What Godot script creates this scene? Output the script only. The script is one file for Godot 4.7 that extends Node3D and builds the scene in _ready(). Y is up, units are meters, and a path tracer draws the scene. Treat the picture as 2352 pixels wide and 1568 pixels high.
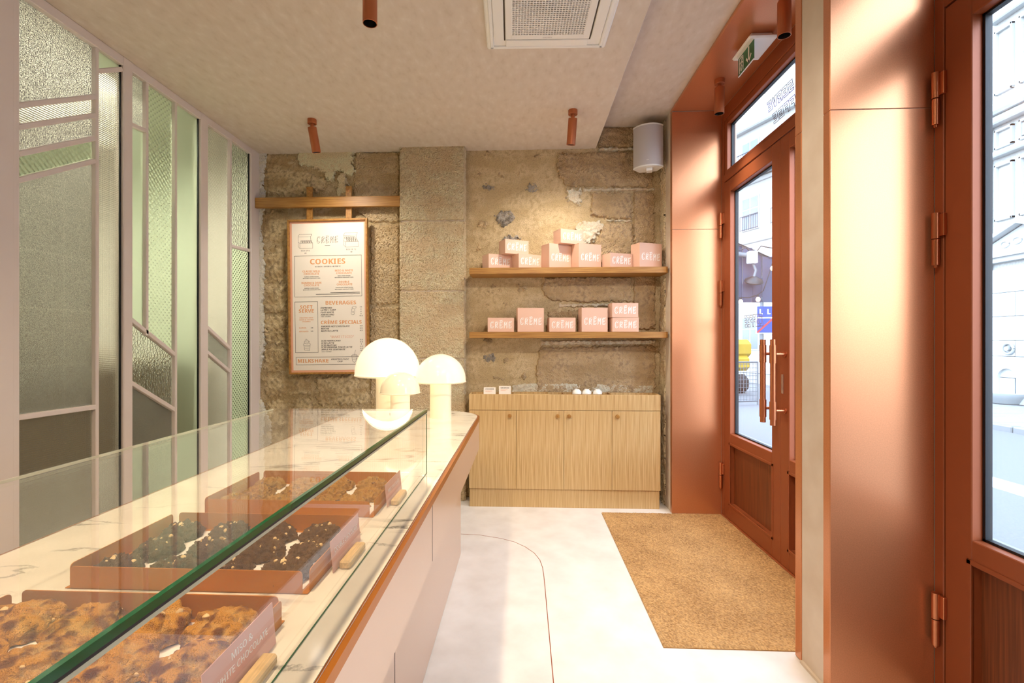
extends Node3D
# A cookie shop: glass partition at the left, stone wall at the back, copper-clad shopfront doors at the right.

const EYE := 1.387
const FOCAL := 1110.0        # focal length in pixels of a 2352 x 1568 frame
const CEILING := 3.10
const CEILING_HIGH := 3.285
const WALL_BACK := -4.31
const WALL_RIGHT := 1.21
const WALL_LEFT := -2.40
const DOOR_X := 1.60
const TOP := 0.90            # counter top height

var M := {}
var taken := {}
var rng := RandomNumberGenerator.new()
var font := SystemFont.new()
var font_bold := SystemFont.new()

const STONES := {
	"rubble": [[-2.364, 3.113, -2.063, 3.107, -2.023, 3.016, -1.901, 2.915, -1.740, 2.865, -1.813, 2.755, -1.982, 2.722, -2.339, 2.727, -2.355, 2.922], [-2.372, 2.596, -2.144, 2.593, -2.144, 2.284, -2.364, 2.286], [-2.380, 2.262, -2.144, 2.272, -2.144, 1.935, -2.372, 1.920], [-2.355, 1.896, -2.136, 1.911, -2.136, 1.657, -2.347, 1.641], [-2.364, 1.622, -2.136, 1.633, -2.136, 1.371, -2.355, 1.363], [-2.347, 1.343, -2.128, 1.351, -2.128, 1.113, -2.347, 1.105], [-2.380, 1.077, -1.910, 1.086, -1.893, 0.916, -2.339, 0.878], [-1.873, 1.086, -1.396, 1.096, -1.388, 0.820, -1.869, 0.817], [-2.339, 0.854, -1.893, 0.892, -1.893, 0.639, -2.339, 0.596], [-1.869, 0.794, -1.388, 0.797, -1.388, 0.505, -1.869, 0.501]],
	"ashlar": [[-1.508, 3.105, -1.109, 3.098, -1.109, 2.470, -1.372, 2.465, -1.532, 2.593, -1.532, 2.830], [-1.372, 2.446, -1.109, 2.447, -1.109, 1.732, -1.380, 1.726], [-1.380, 1.702, -1.109, 1.709, -1.109, 1.136, -1.380, 1.127], [-1.372, 1.108, -1.109, 1.112, -1.109, 0.547, -1.372, 0.545]],
	"plaster": [[-2.023, 3.134, -1.520, 3.125, -1.532, 2.987, -1.500, 2.928, -1.560, 2.878, -1.600, 2.902, -1.640, 2.938, -1.692, 2.927, -1.720, 2.833, -1.781, 2.865, -1.801, 2.929, -1.901, 2.962, -2.015, 2.992, -2.055, 3.056], [-1.668, 2.919, -1.620, 2.926, -1.580, 2.850, -1.580, 2.712, -1.684, 2.714]],
	"white": [[-2.470, 3.143, -2.315, 3.140, -2.339, 3.001, -2.364, 2.842, -2.339, 2.683, -2.388, 2.445, -2.347, 2.127, -2.364, 1.729, -2.339, 1.371, -2.388, 1.132, -2.421, 0.973, -2.339, 0.775, -2.286, 0.676, -2.286, -0.059, -2.470, -0.062]],
	"block": [[0.666, 3.282, 1.144, 3.272, 1.144, 3.107, 0.666, 3.108], [0.313, 3.065, 1.144, 3.058, 1.144, 2.751, 0.390, 2.766, 0.344, 2.821, 0.297, 2.918], [0.601, 2.709, 0.955, 2.712, 0.955, 2.474, 0.765, 2.472, 0.601, 2.509], [0.974, 2.708, 1.156, 2.709, 1.156, 2.253, 0.974, 2.255], [0.727, 2.442, 0.963, 2.439, 0.963, 2.078, 0.555, 2.081, 0.631, 2.258], [0.178, 1.968, 0.955, 1.963, 0.955, 1.740, 0.497, 1.742, 0.236, 1.758, 0.166, 1.855], [0.974, 2.232, 1.163, 2.230, 1.163, 1.506, 0.974, 1.506], [0.216, 1.666, 0.955, 1.690, 0.955, 1.448, 0.236, 1.449], [0.159, 1.344, 1.163, 1.360, 1.163, 0.835, 0.132, 0.829, 0.112, 1.139, 0.143, 1.310]],
	"patchwhite": [[0.386, 2.751, 0.516, 2.745, 0.509, 2.606, 0.459, 2.599, 0.390, 2.646], [0.478, 2.448, 0.689, 2.461, 0.719, 2.411, 0.631, 2.296, 0.593, 2.250, 0.459, 2.252]],
	"mortar": [[0.666, 3.105, 1.144, 3.100, 1.144, 3.073, 0.666, 3.074], [0.528, 2.748, 1.156, 2.743, 1.156, 2.720, 0.528, 2.721], [0.734, 2.468, 0.963, 2.466, 0.963, 2.447, 0.734, 2.449], [0.305, 1.731, 0.765, 1.729, 0.765, 1.702, 0.313, 1.696], [0.151, 1.403, 1.163, 1.410, 1.163, 1.372, 0.151, 1.360], [-0.101, 1.006, 0.151, 1.031, 1.144, 1.012, 1.144, 0.931, -0.101, 0.925]],
	"nubs": [[-0.315, 2.769, 0.053, 0.022], [0.093, 2.759, 0.053, 0.036], [-0.159, 2.498, 0.073, 0.060], [-0.362, 2.434, 0.044, 0.039], [-0.101, 2.311, 0.073, 0.029], [0.132, 3.045, 0.029, 0.019], [-0.307, 3.072, 0.034, 0.019], [-0.303, 1.247, 0.048, 0.034], [-0.264, 1.858, 0.073, 0.036], [-0.012, 1.864, 0.044, 0.029], [-0.319, 1.722, 0.024, 0.012], [-0.155, 1.725, 0.022, 0.012], [0.004, 1.085, 0.024, 0.029], [-0.217, 1.064, 0.044, 0.019], [-0.147, 1.232, 0.024, 0.029], [-0.299, 1.395, 0.034, 0.024], [-0.393, 2.228, 0.024, 0.034], [-0.043, 2.877, 0.024, 0.019], [-0.373, 2.890, 0.022, 0.017], [-0.198, 2.872, 0.039, 0.019]],
}


# ---------------------------------------------------------------- mesh collector
class MB:
	var v := PackedVector3Array()
	var n := PackedVector3Array()
	var c := PackedColorArray()
	var tint := Color.WHITE
	var xf := Transform3D()

	func put(p: Vector3, m: Vector3) -> void:
		v.append(xf * p)
		n.append((xf.basis * m).normalized())
		c.append(tint)

	func tri(a: Vector3, b: Vector3, d: Vector3, m: Vector3) -> void:
		var g := (b - a).cross(d - a)
		if g.dot(m) < 0.0:
			var e := b
			b = d
			d = e
			g = -g
		var nn := g.normalized()
		put(a, nn)
		if xf.basis.determinant() < 0.0:      # a mirrored frame turns the winding round
			put(b, nn); put(d, nn)
		else:
			put(d, nn); put(b, nn)

	func tri_smooth(a: Vector3, b: Vector3, d: Vector3, na: Vector3, nb: Vector3, nd: Vector3) -> void:
		if ((b - a).cross(d - a).dot(na + nb + nd) > 0.0) != (xf.basis.determinant() < 0.0):
			put(a, na); put(d, nd); put(b, nb)
		else:
			put(a, na); put(b, nb); put(d, nd)

	func quad(a: Vector3, b: Vector3, d: Vector3, e: Vector3, m: Vector3) -> void:
		tri(a, b, d, m)
		tri(a, d, e, m)

	func quad_smooth(p: Array, q: Array) -> void:
		tri_smooth(p[0], p[1], p[2], q[0], q[1], q[2])
		tri_smooth(p[0], p[2], p[3], q[0], q[2], q[3])

	func box(center: Vector3, size: Vector3, bevel := 0.0) -> void:
		var h := size / 2.0
		var b := minf(bevel, minf(h.x, minf(h.y, h.z)) * 0.98)
		for i in 3:
			var j := (i + 1) % 3
			var k := (i + 2) % 3
			for s in [-1.0, 1.0]:
				var m := Vector3.ZERO
				m[i] = s
				var q := []
				for w in [[-1, -1], [1, -1], [1, 1], [-1, 1]]:
					var p := Vector3.ZERO
					p[i] = s * h[i]
					p[j] = w[0] * (h[j] - b)
					p[k] = w[1] * (h[k] - b)
					q.append(center + p)
				quad(q[0], q[1], q[2], q[3], m)
				if b <= 0.0:
					continue
				for r in [-1.0, 1.0]:
					var e := Vector3.ZERO
					e[i] = s
					e[j] = r
					var p1 := Vector3.ZERO
					p1[i] = s * h[i]
					p1[j] = r * (h[j] - b)
					var p2 := Vector3.ZERO
					p2[i] = s * (h[i] - b)
					p2[j] = r * h[j]
					var kk := Vector3.ZERO
					kk[k] = h[k] - b
					quad(center + p1 - kk, center + p2 - kk, center + p2 + kk, center + p1 + kk, e)
		if b > 0.0:
			for x in [-1.0, 1.0]:
				for y in [-1.0, 1.0]:
					for z in [-1.0, 1.0]:
						var o := Vector3(x, y, z)
						tri(center + Vector3(x * h.x, y * (h.y - b), z * (h.z - b)), center + Vector3(x * (h.x - b), y * h.y, z * (h.z - b)), center + Vector3(x * (h.x - b), y * (h.y - b), z * h.z), o)

	func span(a: Vector3, b: Vector3, bevel := 0.0) -> void:      # a box between two corners
		box((a + b) / 2.0, (b - a).abs(), bevel)

	func bar(a: Vector3, b: Vector3, w: float, t: float, up: Vector3, bevel := 0.0) -> void:   # a box-section bar from a to b, w wide across, t thick along up
		var old := xf
		var d := (b - a).normalized()
		var side := d.cross(up).normalized()
		xf = old * Transform3D(Basis(d, side.cross(d).normalized(), side), (a + b) / 2.0)
		box(Vector3.ZERO, Vector3(a.distance_to(b), t, w), bevel)
		xf = old

	func tube(path: Array, r: float, segs := 10, caps := true) -> void:
		var frames := []
		var side := Vector3.ZERO
		for i in path.size():
			var d: Vector3 = ((path[mini(i + 1, path.size() - 1)] as Vector3) - (path[maxi(i - 1, 0)] as Vector3)).normalized()
			if side == Vector3.ZERO:
				side = d.cross(Vector3.UP if absf(d.y) < 0.9 else Vector3.RIGHT).normalized()
			side = (side - d * side.dot(d)).normalized()
			frames.append([path[i], side, d.cross(side).normalized(), d])
		for i in path.size() - 1:
			for k in segs:
				var a := TAU * k / segs
				var b := TAU * (k + 1) / segs
				var n0: Vector3 = frames[i][1] * cos(a) + frames[i][2] * sin(a)
				var n1: Vector3 = frames[i][1] * cos(b) + frames[i][2] * sin(b)
				var m0: Vector3 = frames[i + 1][1] * cos(a) + frames[i + 1][2] * sin(a)
				var m1: Vector3 = frames[i + 1][1] * cos(b) + frames[i + 1][2] * sin(b)
				quad_smooth([frames[i][0] + n0 * r, frames[i][0] + n1 * r, frames[i + 1][0] + m1 * r, frames[i + 1][0] + m0 * r], [n0, n1, m1, m0])
				if caps and i == 0:
					tri(frames[0][0], frames[0][0] + n0 * r, frames[0][0] + n1 * r, -frames[0][3])
				if caps and i == path.size() - 2:
					tri(frames[i + 1][0], frames[i + 1][0] + m0 * r, frames[i + 1][0] + m1 * r, frames[i + 1][3])

	func lathe(profile: Array, segs := 32, center := Vector3.ZERO) -> void:   # profile: Vector2(radius, height) from bottom outside to top
		var cnt := profile.size()
		var sn := []
		for i in cnt - 1:
			var d: Vector2 = profile[i + 1] - profile[i]
			sn.append(Vector2(d.y, -d.x).normalized())
		for i in cnt - 1:
			var na: Vector2 = sn[i]
			var nb: Vector2 = sn[i]
			if i > 0 and sn[i - 1].dot(sn[i]) > 0.75:
				na = (sn[i - 1] + sn[i]).normalized()
			if i < cnt - 2 and sn[i + 1].dot(sn[i]) > 0.75:
				nb = (sn[i + 1] + sn[i]).normalized()
			var p: Vector2 = profile[i]
			var q: Vector2 = profile[i + 1]
			for k in segs:
				var u := Vector3(cos(TAU * k / segs), 0, sin(TAU * k / segs))
				var w := Vector3(cos(TAU * (k + 1) / segs), 0, sin(TAU * (k + 1) / segs))
				var pts := [center + u * p.x + Vector3.UP * p.y, center + w * p.x + Vector3.UP * p.y, center + w * q.x + Vector3.UP * q.y, center + u * q.x + Vector3.UP * q.y]
				var nn := [u * na.x + Vector3.UP * na.y, w * na.x + Vector3.UP * na.y, w * nb.x + Vector3.UP * nb.y, u * nb.x + Vector3.UP * nb.y]
				if p.x > 1e-6:
					tri_smooth(pts[0], pts[1], pts[2], nn[0], nn[1], nn[2])
				if q.x > 1e-6:
					tri_smooth(pts[0], pts[2], pts[3], nn[0], nn[2], nn[3])

	func prism(poly: PackedVector2Array, y0: float, y1: float, smooth := false) -> void:   # poly in x, z; from height y0 to y1
		var id := Geometry2D.triangulate_polygon(poly)
		for i in range(0, id.size(), 3):
			var a := poly[id[i]]
			var b := poly[id[i + 1]]
			var d := poly[id[i + 2]]
			tri(Vector3(a.x, y1, a.y), Vector3(b.x, y1, b.y), Vector3(d.x, y1, d.y), Vector3.UP)
			tri(Vector3(a.x, y0, a.y), Vector3(b.x, y0, b.y), Vector3(d.x, y0, d.y), Vector3.DOWN)
		walls(poly, y0, y1, smooth)

	func walls(poly: PackedVector2Array, y0: float, y1: float, smooth := false, closed := true) -> void:
		var cnt := poly.size()
		var turn := -1.0 if Geometry2D.is_polygon_clockwise(poly) else 1.0
		var nn := []
		for i in cnt:
			var d := (poly[(i + 1) % cnt] - poly[i]).normalized()
			nn.append(Vector3(d.y, 0, -d.x) * turn)
		for i in (cnt if closed else cnt - 1):
			var a := poly[i]
			var b := poly[(i + 1) % cnt]
			var m: Vector3 = nn[i]
			var ma := m
			var mb := m
			if smooth:
				var pm: Vector3 = nn[(i - 1 + cnt) % cnt]
				var nm: Vector3 = nn[(i + 1) % cnt]
				if pm.dot(m) > 0.8:
					ma = (pm + m).normalized()
				if nm.dot(m) > 0.8:
					mb = (nm + m).normalized()
			quad_smooth([Vector3(a.x, y0, a.y), Vector3(b.x, y0, b.y), Vector3(b.x, y1, b.y), Vector3(a.x, y1, a.y)], [ma, mb, mb, ma])

	func ribbon(pts: Array, w: float, t := 0.0006) -> void:      # flat line in x, y, lying on z = 0
		for i in pts.size() - 1:
			var a: Vector2 = pts[i]
			var b: Vector2 = pts[i + 1]
			if a.distance_to(b) < 1e-5:
				continue
			var d := (b - a).normalized() * w * 0.5
			bar(Vector3(a.x - d.x, a.y - d.y, t / 2), Vector3(b.x + d.x, b.y + d.y, t / 2), w, t, Vector3.BACK)

	func done() -> ArrayMesh:
		var a := []
		a.resize(Mesh.ARRAY_MAX)
		a[Mesh.ARRAY_VERTEX] = v
		a[Mesh.ARRAY_NORMAL] = n
		a[Mesh.ARRAY_COLOR] = c
		var m := ArrayMesh.new()
		m.add_surface_from_arrays(Mesh.PRIMITIVE_TRIANGLES, a)
		return m


# ---------------------------------------------------------------- nodes
func numbered(called: String) -> String:
	taken[called] = taken.get(called, -1) + 1
	return called if taken[called] == 0 else "%s_%03d" % [called, taken[called]]


func mi(called: String, mesh, mat: Material, parent: Node3D = self, where := Vector3.ZERO) -> MeshInstance3D:
	var o := MeshInstance3D.new()
	o.mesh = mesh.done() if mesh is MB else mesh
	o.material_override = mat
	o.name = numbered(called) if parent == self else called
	o.position = where
	parent.add_child(o, true)
	return o


func thing(called: String, label: String, category: String, where := Vector3.ZERO, turn := 0.0, group := "") -> Node3D:
	var o := Node3D.new()
	o.name = numbered(called)
	add_child(o)
	o.position = where
	o.rotation.y = turn
	tag(o, label, category, group)
	return o


func tag(o: Node3D, label: String, category: String, group := "") -> Node3D:
	o.set_meta("label", label)
	o.set_meta("category", category)
	if group:
		o.set_meta("group", group)
	return o


func structure(called: String) -> Node3D:
	var o := Node3D.new()
	o.name = called
	add_child(o)
	o.set_meta("kind", "structure")
	return o


func struct_mesh(called: String, mesh, mat: Material) -> MeshInstance3D:
	var o := mi(called, mesh, mat)
	o.set_meta("kind", "structure")
	return o


func boxmesh(center: Vector3, size: Vector3, bevel := 0.0) -> MB:
	var b := MB.new()
	b.box(center, size, bevel)
	return b


func spanmesh(a: Vector3, b: Vector3, bevel := 0.0) -> MB:
	var m := MB.new()
	m.span(a, b, bevel)
	return m


func text(s: String, w: float, h: float, mat: Material, parent: Node3D, where: Vector3, bold := true, called := "lettering", turn := Basis()) -> MeshInstance3D:
	var t := TextMesh.new()
	t.text = s
	t.font = font_bold if bold else font
	t.font_size = 32
	t.pixel_size = 0.01
	t.depth = 0.02
	t.curve_step = 2.0
	t.horizontal_alignment = HORIZONTAL_ALIGNMENT_CENTER
	var box := t.get_aabb()
	var o := mi(called, t, mat, parent)
	var sc := Vector3(w / maxf(box.size.x, 0.001), h / maxf(box.size.y, 0.001), 0.0006 / maxf(box.size.z, 0.001))
	o.transform = Transform3D(turn * Basis.from_scale(sc), where - turn * (box.get_center() * sc))
	return o


func rough_patch(poly: PackedVector2Array, thick: float, edge: float, res: float, col_a: Color, col_b: Color, col_c: Color, sd0: int, rough: float, pits: float, wander := 0.02, sunk := -0.03) -> ArrayMesh:
	# a worn face of stone or plaster with a wandering outline, in x, y; z is how far it stands out of the wall
	var lo := poly[0]
	var hi := poly[0]
	for p in poly:
		lo = lo.min(p)
		hi = hi.max(p)
	var grow := edge * 1.5 + wander
	lo -= Vector2(grow, grow)
	hi += Vector2(grow, grow)
	var nx := int(ceil((hi.x - lo.x) / res)) + 1
	var ny := int(ceil((hi.y - lo.y) / res)) + 1
	var f1 := FastNoiseLite.new()
	f1.seed = sd0
	f1.frequency = 4.0
	f1.fractal_octaves = 4
	var f2 := FastNoiseLite.new()
	f2.seed = sd0 + 11
	f2.frequency = 22.0
	f2.fractal_octaves = 3
	var f3 := FastNoiseLite.new()
	f3.seed = sd0 + 23
	f3.frequency = 60.0
	f3.fractal_octaves = 2
	var cnt := poly.size()
	var hs := PackedFloat32Array()
	var keep := PackedByteArray()
	var cols := PackedColorArray()
	hs.resize(nx * ny)
	keep.resize(nx * ny)
	cols.resize(nx * ny)
	for j in ny:
		for i in nx:
			var x := lo.x + i * res
			var y := lo.y + j * res
			var a := f1.get_noise_2d(x, y)
			var b := f2.get_noise_2d(x, y)
			var d := f3.get_noise_2d(x, y)
			var p := Vector2(x + b * wander, y + f2.get_noise_2d(x + 7.3, y - 3.1) * wander)
			var sd := 1e9
			for k in cnt:
				sd = minf(sd, p.distance_squared_to(Geometry2D.get_closest_point_to_segment(p, poly[k], poly[(k + 1) % cnt])))
			sd = sqrt(sd)
			if not Geometry2D.is_point_in_polygon(p, poly):
				sd = -sd
			var s := smoothstep(-edge, edge, sd)
			var band := f1.get_noise_2d(x * 0.35 + 5.0, y * 1.6)
			var pit := clampf((d - (0.34 - 0.2 * pits * clampf(band * 3.0 + 0.4, 0.0, 1.0))) * 6.0, 0.0, 1.0) * pits
			hs[j * nx + i] = lerpf(sunk, thick, s) + s * (a * rough * 1.3 + b * rough * 0.8 + d * rough * 0.25 - pit * 0.016)
			keep[j * nx + i] = 1 if sd > -edge * 1.3 else 0
			var col := col_a.lerp(col_b, clampf(0.5 + a * 1.2 + band * 1.2, 0, 1)).lerp(col_c, clampf((b + a * 0.6 - 0.08) * 1.5, 0, 0.8))
			cols[j * nx + i] = col
	var vs := PackedVector3Array()
	var ns := PackedVector3Array()
	vs.resize(nx * ny)
	ns.resize(nx * ny)
	for j in ny:
		for i in nx:
			vs[j * nx + i] = Vector3(lo.x + i * res, lo.y + j * res, hs[j * nx + i])
			var gx := hs[j * nx + mini(i + 1, nx - 1)] - hs[j * nx + maxi(i - 1, 0)]
			var gy := hs[mini(j + 1, ny - 1) * nx + i] - hs[maxi(j - 1, 0) * nx + i]
			ns[j * nx + i] = Vector3(-gx, -gy, 2 * res).normalized()
	var ids := PackedInt32Array()
	for j in ny - 1:
		for i in nx - 1:
			var q := j * nx + i
			if keep[q] and keep[q + 1] and keep[q + nx] and keep[q + nx + 1]:
				ids.append_array([q, q + nx, q + nx + 1, q, q + nx + 1, q + 1])
	var arr := []
	arr.resize(Mesh.ARRAY_MAX)
	arr[Mesh.ARRAY_VERTEX] = vs
	arr[Mesh.ARRAY_NORMAL] = ns
	arr[Mesh.ARRAY_COLOR] = cols
	arr[Mesh.ARRAY_INDEX] = ids
	var m := ArrayMesh.new()
	m.add_surface_from_arrays(Mesh.PRIMITIVE_TRIANGLES, arr)
	return m


func flat_poly(a: Array) -> PackedVector2Array:
	var p := PackedVector2Array()
	for i in range(0, a.size(), 2):
		p.append(Vector2(a[i], a[i + 1]))
	return p


func rect(x0: float, y0: float, x1: float, y1: float) -> PackedVector2Array:
	return PackedVector2Array([Vector2(x0, y0), Vector2(x1, y0), Vector2(x1, y1), Vector2(x0, y1)])


# ---------------------------------------------------------------- materials
func noise_tex(sd: int, freq: float, octaves: int, ramp: Array, size := 512, kind := FastNoiseLite.TYPE_SIMPLEX_SMOOTH, normal := 0.0) -> NoiseTexture2D:
	var f := FastNoiseLite.new()
	f.seed = sd
	f.noise_type = kind
	f.frequency = freq
	f.fractal_octaves = octaves
	var t := NoiseTexture2D.new()
	t.width = size
	t.height = size
	t.seamless = true
	t.noise = f
	if normal > 0.0:
		t.as_normal_map = true
		t.bump_strength = normal
	elif ramp:
		var g := Gradient.new()
		var offs := PackedFloat32Array()
		var cs := PackedColorArray()
		for r in ramp:
			offs.append(r[0])
			cs.append(r[1])
		g.offsets = offs
		g.colors = cs
		t.color_ramp = g
	return t


func mat(called: String, color: Color, rough := 0.6, metal := 0.0) -> StandardMaterial3D:
	var m := StandardMaterial3D.new()
	m.resource_name = called
	m.albedo_color = color
	m.roughness = rough
	m.metallic = metal
	M[called] = m
	return m


func tri_map(m: StandardMaterial3D, tex: Texture2D, scale: Vector3, world := true) -> StandardMaterial3D:
	m.uv1_triplanar = true
	m.uv1_world_triplanar = world
	m.uv1_scale = scale
	m.albedo_texture = tex
	return m


func bump(m: StandardMaterial3D, tex: Texture2D, depth: float) -> void:
	m.normal_enabled = true
	m.normal_texture = tex
	m.normal_scale = depth


func pane(called: String, color: Color, alpha: float, rough := 0.0) -> StandardMaterial3D:
	var m := mat(called, Color(color, alpha), rough)
	m.transparency = BaseMaterial3D.TRANSPARENCY_ALPHA
	m.metallic_specular = 0.4
	return m


func obscure(called: String, color: Color, rough: float, tex: Texture2D, depth: float, scale: Vector3) -> StandardMaterial3D:
	var m := mat(called, Color(color, 0.06), rough)
	m.refraction_enabled = true
	m.refraction_scale = 0.05
	m.uv1_triplanar = true
	m.uv1_world_triplanar = true
	m.uv1_scale = scale
	if tex:
		bump(m, tex, depth)
	return m


func grey(a: float) -> Color:
	return Color(a, a, a)


func materials() -> void:
	font.font_names = PackedStringArray(["Droid Sans"])
	font_bold.font_names = PackedStringArray(["Droid Sans"])
	font_bold.font_weight = 800
	var fine := noise_tex(3, 0.08, 4, [[0.0, grey(0.86)], [1.0, grey(1.0)]])
	var fine_n := noise_tex(4, 0.06, 4, [], 512, FastNoiseLite.TYPE_SIMPLEX_SMOOTH, 6.0)
	# metals
	tri_map(mat("copper", Color("d89266"), 0.3, 0.62), noise_tex(31, 0.2, 2, [[0.0, grey(0.93)], [1.0, grey(1.0)]], 256), Vector3(3, 3, 3))
	mat("copper_dark", Color("98502c"), 0.42, 0.2)
	mat("copper_band", Color("bd7424"), 0.36, 0.8)
	mat("copper_pale", Color("e2cab8"), 0.3, 0.65)
	mat("copper_rod", Color("c98058"), 0.28, 0.9)
	mat("spot_paint", Color("b4683f"), 0.4, 0.4)
	mat("tray", Color("b46c0a"), 0.55, 0.0)
	M.tray.metallic_specular = 0.15
	mat("black", Color("15171b"), 0.5)
	mat("dark_lens", Color("0c0c0e"), 0.3)
	mat("chrome", Color("d8d8d8"), 0.25, 1.0)
	# room surfaces
	var trowel := noise_tex(12, 0.016, 5, [[0.0, Color("cabdad")], [0.3, Color("d4c8ba")], [0.7, Color("d8cdc0")], [1.0, Color("dfd6cb")]], 1024)
	var ceiling := tri_map(mat("ceiling", Color(1, 1, 1), 0.75), trowel, Vector3(0.9, 0.5, 0.45))
	bump(ceiling, noise_tex(13, 0.02, 5, [], 1024, FastNoiseLite.TYPE_SIMPLEX_SMOOTH, 5.0), 0.12)
	tri_map(mat("plaster_wall", Color(1, 1, 1), 0.8), noise_tex(15, 0.01, 4, [[0.0, Color("cbb8a2")], [1.0, Color("d9cab7")]]), Vector3(0.8, 0.8, 0.8))
	var floor_m := tri_map(mat("floor", Color(1, 1, 1), 0.42), noise_tex(17, 0.008, 5, [[0.0, Color("d6d0ca")], [0.5, Color("dfdad5")], [1.0, Color("e6e2de")]], 1024), Vector3(0.5, 0.5, 0.5))
	floor_m.metallic_specular = 0.4
	mat("unit_brown", Color("665234"), 0.6)
	mat("white_wall", Color("d8d6d0"), 0.8)
	# wood
	var grain := noise_tex(21, 0.02, 4, [[0.0, Color("ab8854")], [0.4, Color("c3a06a")], [0.7, Color("cdad7a")], [1.0, Color("d8bc8e")]])
	tri_map(mat("oak_upright", Color(1, 1, 1), 0.5), grain, Vector3(9.0, 0.22, 9.0))
	var grain2 := noise_tex(22, 0.02, 4, [[0.0, Color("855722")], [0.4, Color("9e6e30")], [0.7, Color("ab7d3b")], [1.0, Color("ba8e4a")]])
	tri_map(mat("oak_long", Color(1, 1, 1), 0.45), grain2, Vector3(0.35, 9.0, 9.0))
	tri_map(mat("oak_frame", Color(1, 1, 1), 0.45), grain2, Vector3(3.0, 3.0, 3.0))
	tri_map(mat("panel_wood", Color("8c4a26"), 0.4), noise_tex(23, 0.02, 3, [[0.0, grey(0.7)], [1.0, grey(1.0)]]), Vector3(8.0, 0.2, 8.0))
	tri_map(mat("pine", Color("e3bd7c"), 0.55), noise_tex(24, 0.02, 3, [[0.0, grey(0.78)], [1.0, grey(1.0)]]), Vector3(14.0, 14.0, 1.5), false)
	# stone
	var stone := mat("stone", Color(1, 1, 1), 0.9)
	tri_map(stone, noise_tex(41, 0.045, 5, [[0.0, grey(0.78)], [0.35, grey(0.95)], [0.6, grey(1.0)], [1.0, grey(1.0)]], 1024), Vector3(1.6, 1.6, 1.6))
	stone.vertex_color_use_as_albedo = true
	bump(stone, noise_tex(42, 0.05, 5, [], 1024, FastNoiseLite.TYPE_SIMPLEX_SMOOTH, 9.0), 0.9)
	var pitted := mat("stone_pitted", Color(1, 1, 1), 0.9)
	tri_map(pitted, noise_tex(43, 0.07, 3, [[0.0, grey(0.82)], [0.3, grey(0.93)], [0.6, grey(1.0)], [1.0, grey(1.0)]], 1024), Vector3(1.5, 1.5, 1.5))
	pitted.vertex_color_use_as_albedo = true
	bump(pitted, noise_tex(44, 0.06, 4, [], 1024, FastNoiseLite.TYPE_SIMPLEX_SMOOTH, 12.0), 1.0)
	var coir := mat("coir", Color(1, 1, 1), 0.95)
	coir.vertex_color_use_as_albedo = true
	# marble
	tri_map(mat("marble", Color(1, 1, 1), 0.09), ImageTexture.create_from_image(marble_image()), Vector3(0.8, 0.8, 0.8))
	mat("marble_edge", Color("dcdad6"), 0.25)
	# glass
	pane("clear_glass", Color(1, 1, 1), 0.03)
	mat("glass_edge", Color("0a5a34"), 0.08)
	mat("glass_edge_pale", Color("c9cbb0"), 0.2)
	obscure("glass_chip", Color("e0e4d4"), 0.07, noise_tex(51, 0.09, 2, [], 512, FastNoiseLite.TYPE_CELLULAR, 14.0), 1.0, Vector3(3.2, 3.2, 3.2))
	obscure("glass_grain", Color("d6d8c4"), 0.24, noise_tex(52, 0.12, 3, [], 512, FastNoiseLite.TYPE_SIMPLEX_SMOOTH, 12.0), 1.0, Vector3(3.5, 3.5, 3.5))
	obscure("glass_satin", Color("c6d6b6"), 0.34, null, 0.0, Vector3.ONE)
	obscure("glass_hammered", Color("d2d9c2"), 0.1, noise_tex(53, 0.035, 1, [], 512, FastNoiseLite.TYPE_CELLULAR, 10.0), 1.0, Vector3(3.0, 3.0, 3.0))
	obscure("glass_reeded", Color("d6d6c2"), 0.12, ImageTexture.create_from_image(weave_image()), 0.45, Vector3(90, 90, 90))
	obscure("glass_diamond", Color("c2d2b0"), 0.14, ImageTexture.create_from_image(diamond_image()), 0.35, Vector3(28, 28, 28))
	# paint and paper
	mat("frame_paint", Color("ddd2cc"), 0.5)
	mat("white_plastic", Color("efefec"), 0.4)
	mat("speaker_cloth", Color("c3bfc0"), 0.8)
	mat("grille_dark", Color("5a5248"), 0.8)
	mat("paper", Color("efe7dc"), 0.7)
	mat("poster", Color("ece3d6"), 0.6)
	mat("poster_rim", Color("e2ab8e"), 0.6)
	mat("ink", Color("3a332c"), 0.7)
	mat("ink_orange", Color("dd9a63"), 0.7)
	mat("card_pink", Color("d9a391"), 0.55)
	mat("box_pink", Color("d8b09a"), 0.55)
	mat("foil", Color("f6f4f0"), 0.35, 0.15)
	mat("white_ink", Color("f2ede6"), 0.6)
	mat("ceramic", Color("f0eeea"), 0.2)
	mat("exit_green", Color("1d6b45"), 0.4)
	mat("decal", Color("3c2733"), 0.6)
	mat("decal_gold", Color("6b5a2c"), 0.5)
	# cookies
	var crumb := noise_tex(61, 0.09, 4, [[0.0, grey(0.68)], [0.5, grey(0.95)], [1.0, grey(1.0)]])
	var cookie := tri_map(mat("cookie", Color(1, 1, 1), 0.8), crumb, Vector3(9, 9, 9), false)
	cookie.vertex_color_use_as_albedo = true
	cookie.metallic_specular = 0.25
	bump(cookie, noise_tex(62, 0.08, 4, [], 512, FastNoiseLite.TYPE_SIMPLEX_SMOOTH, 16.0), 1.2)
	mat("white_chips", Color("e6c489"), 0.4)
	mat("brown_chips", Color("7a4a22"), 0.5)
	# lamp glass
	var opal := mat("opal", Color("f5ead2"), 0.15)
	opal.emission_enabled = true
	opal.emission = Color("ffe3b0")
	opal.emission_energy_multiplier = 0.36
	var opal2 := mat("opal_bright", Color("f7efdc"), 0.15)
	opal2.emission_enabled = true
	opal2.emission = Color("ffedca")
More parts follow.
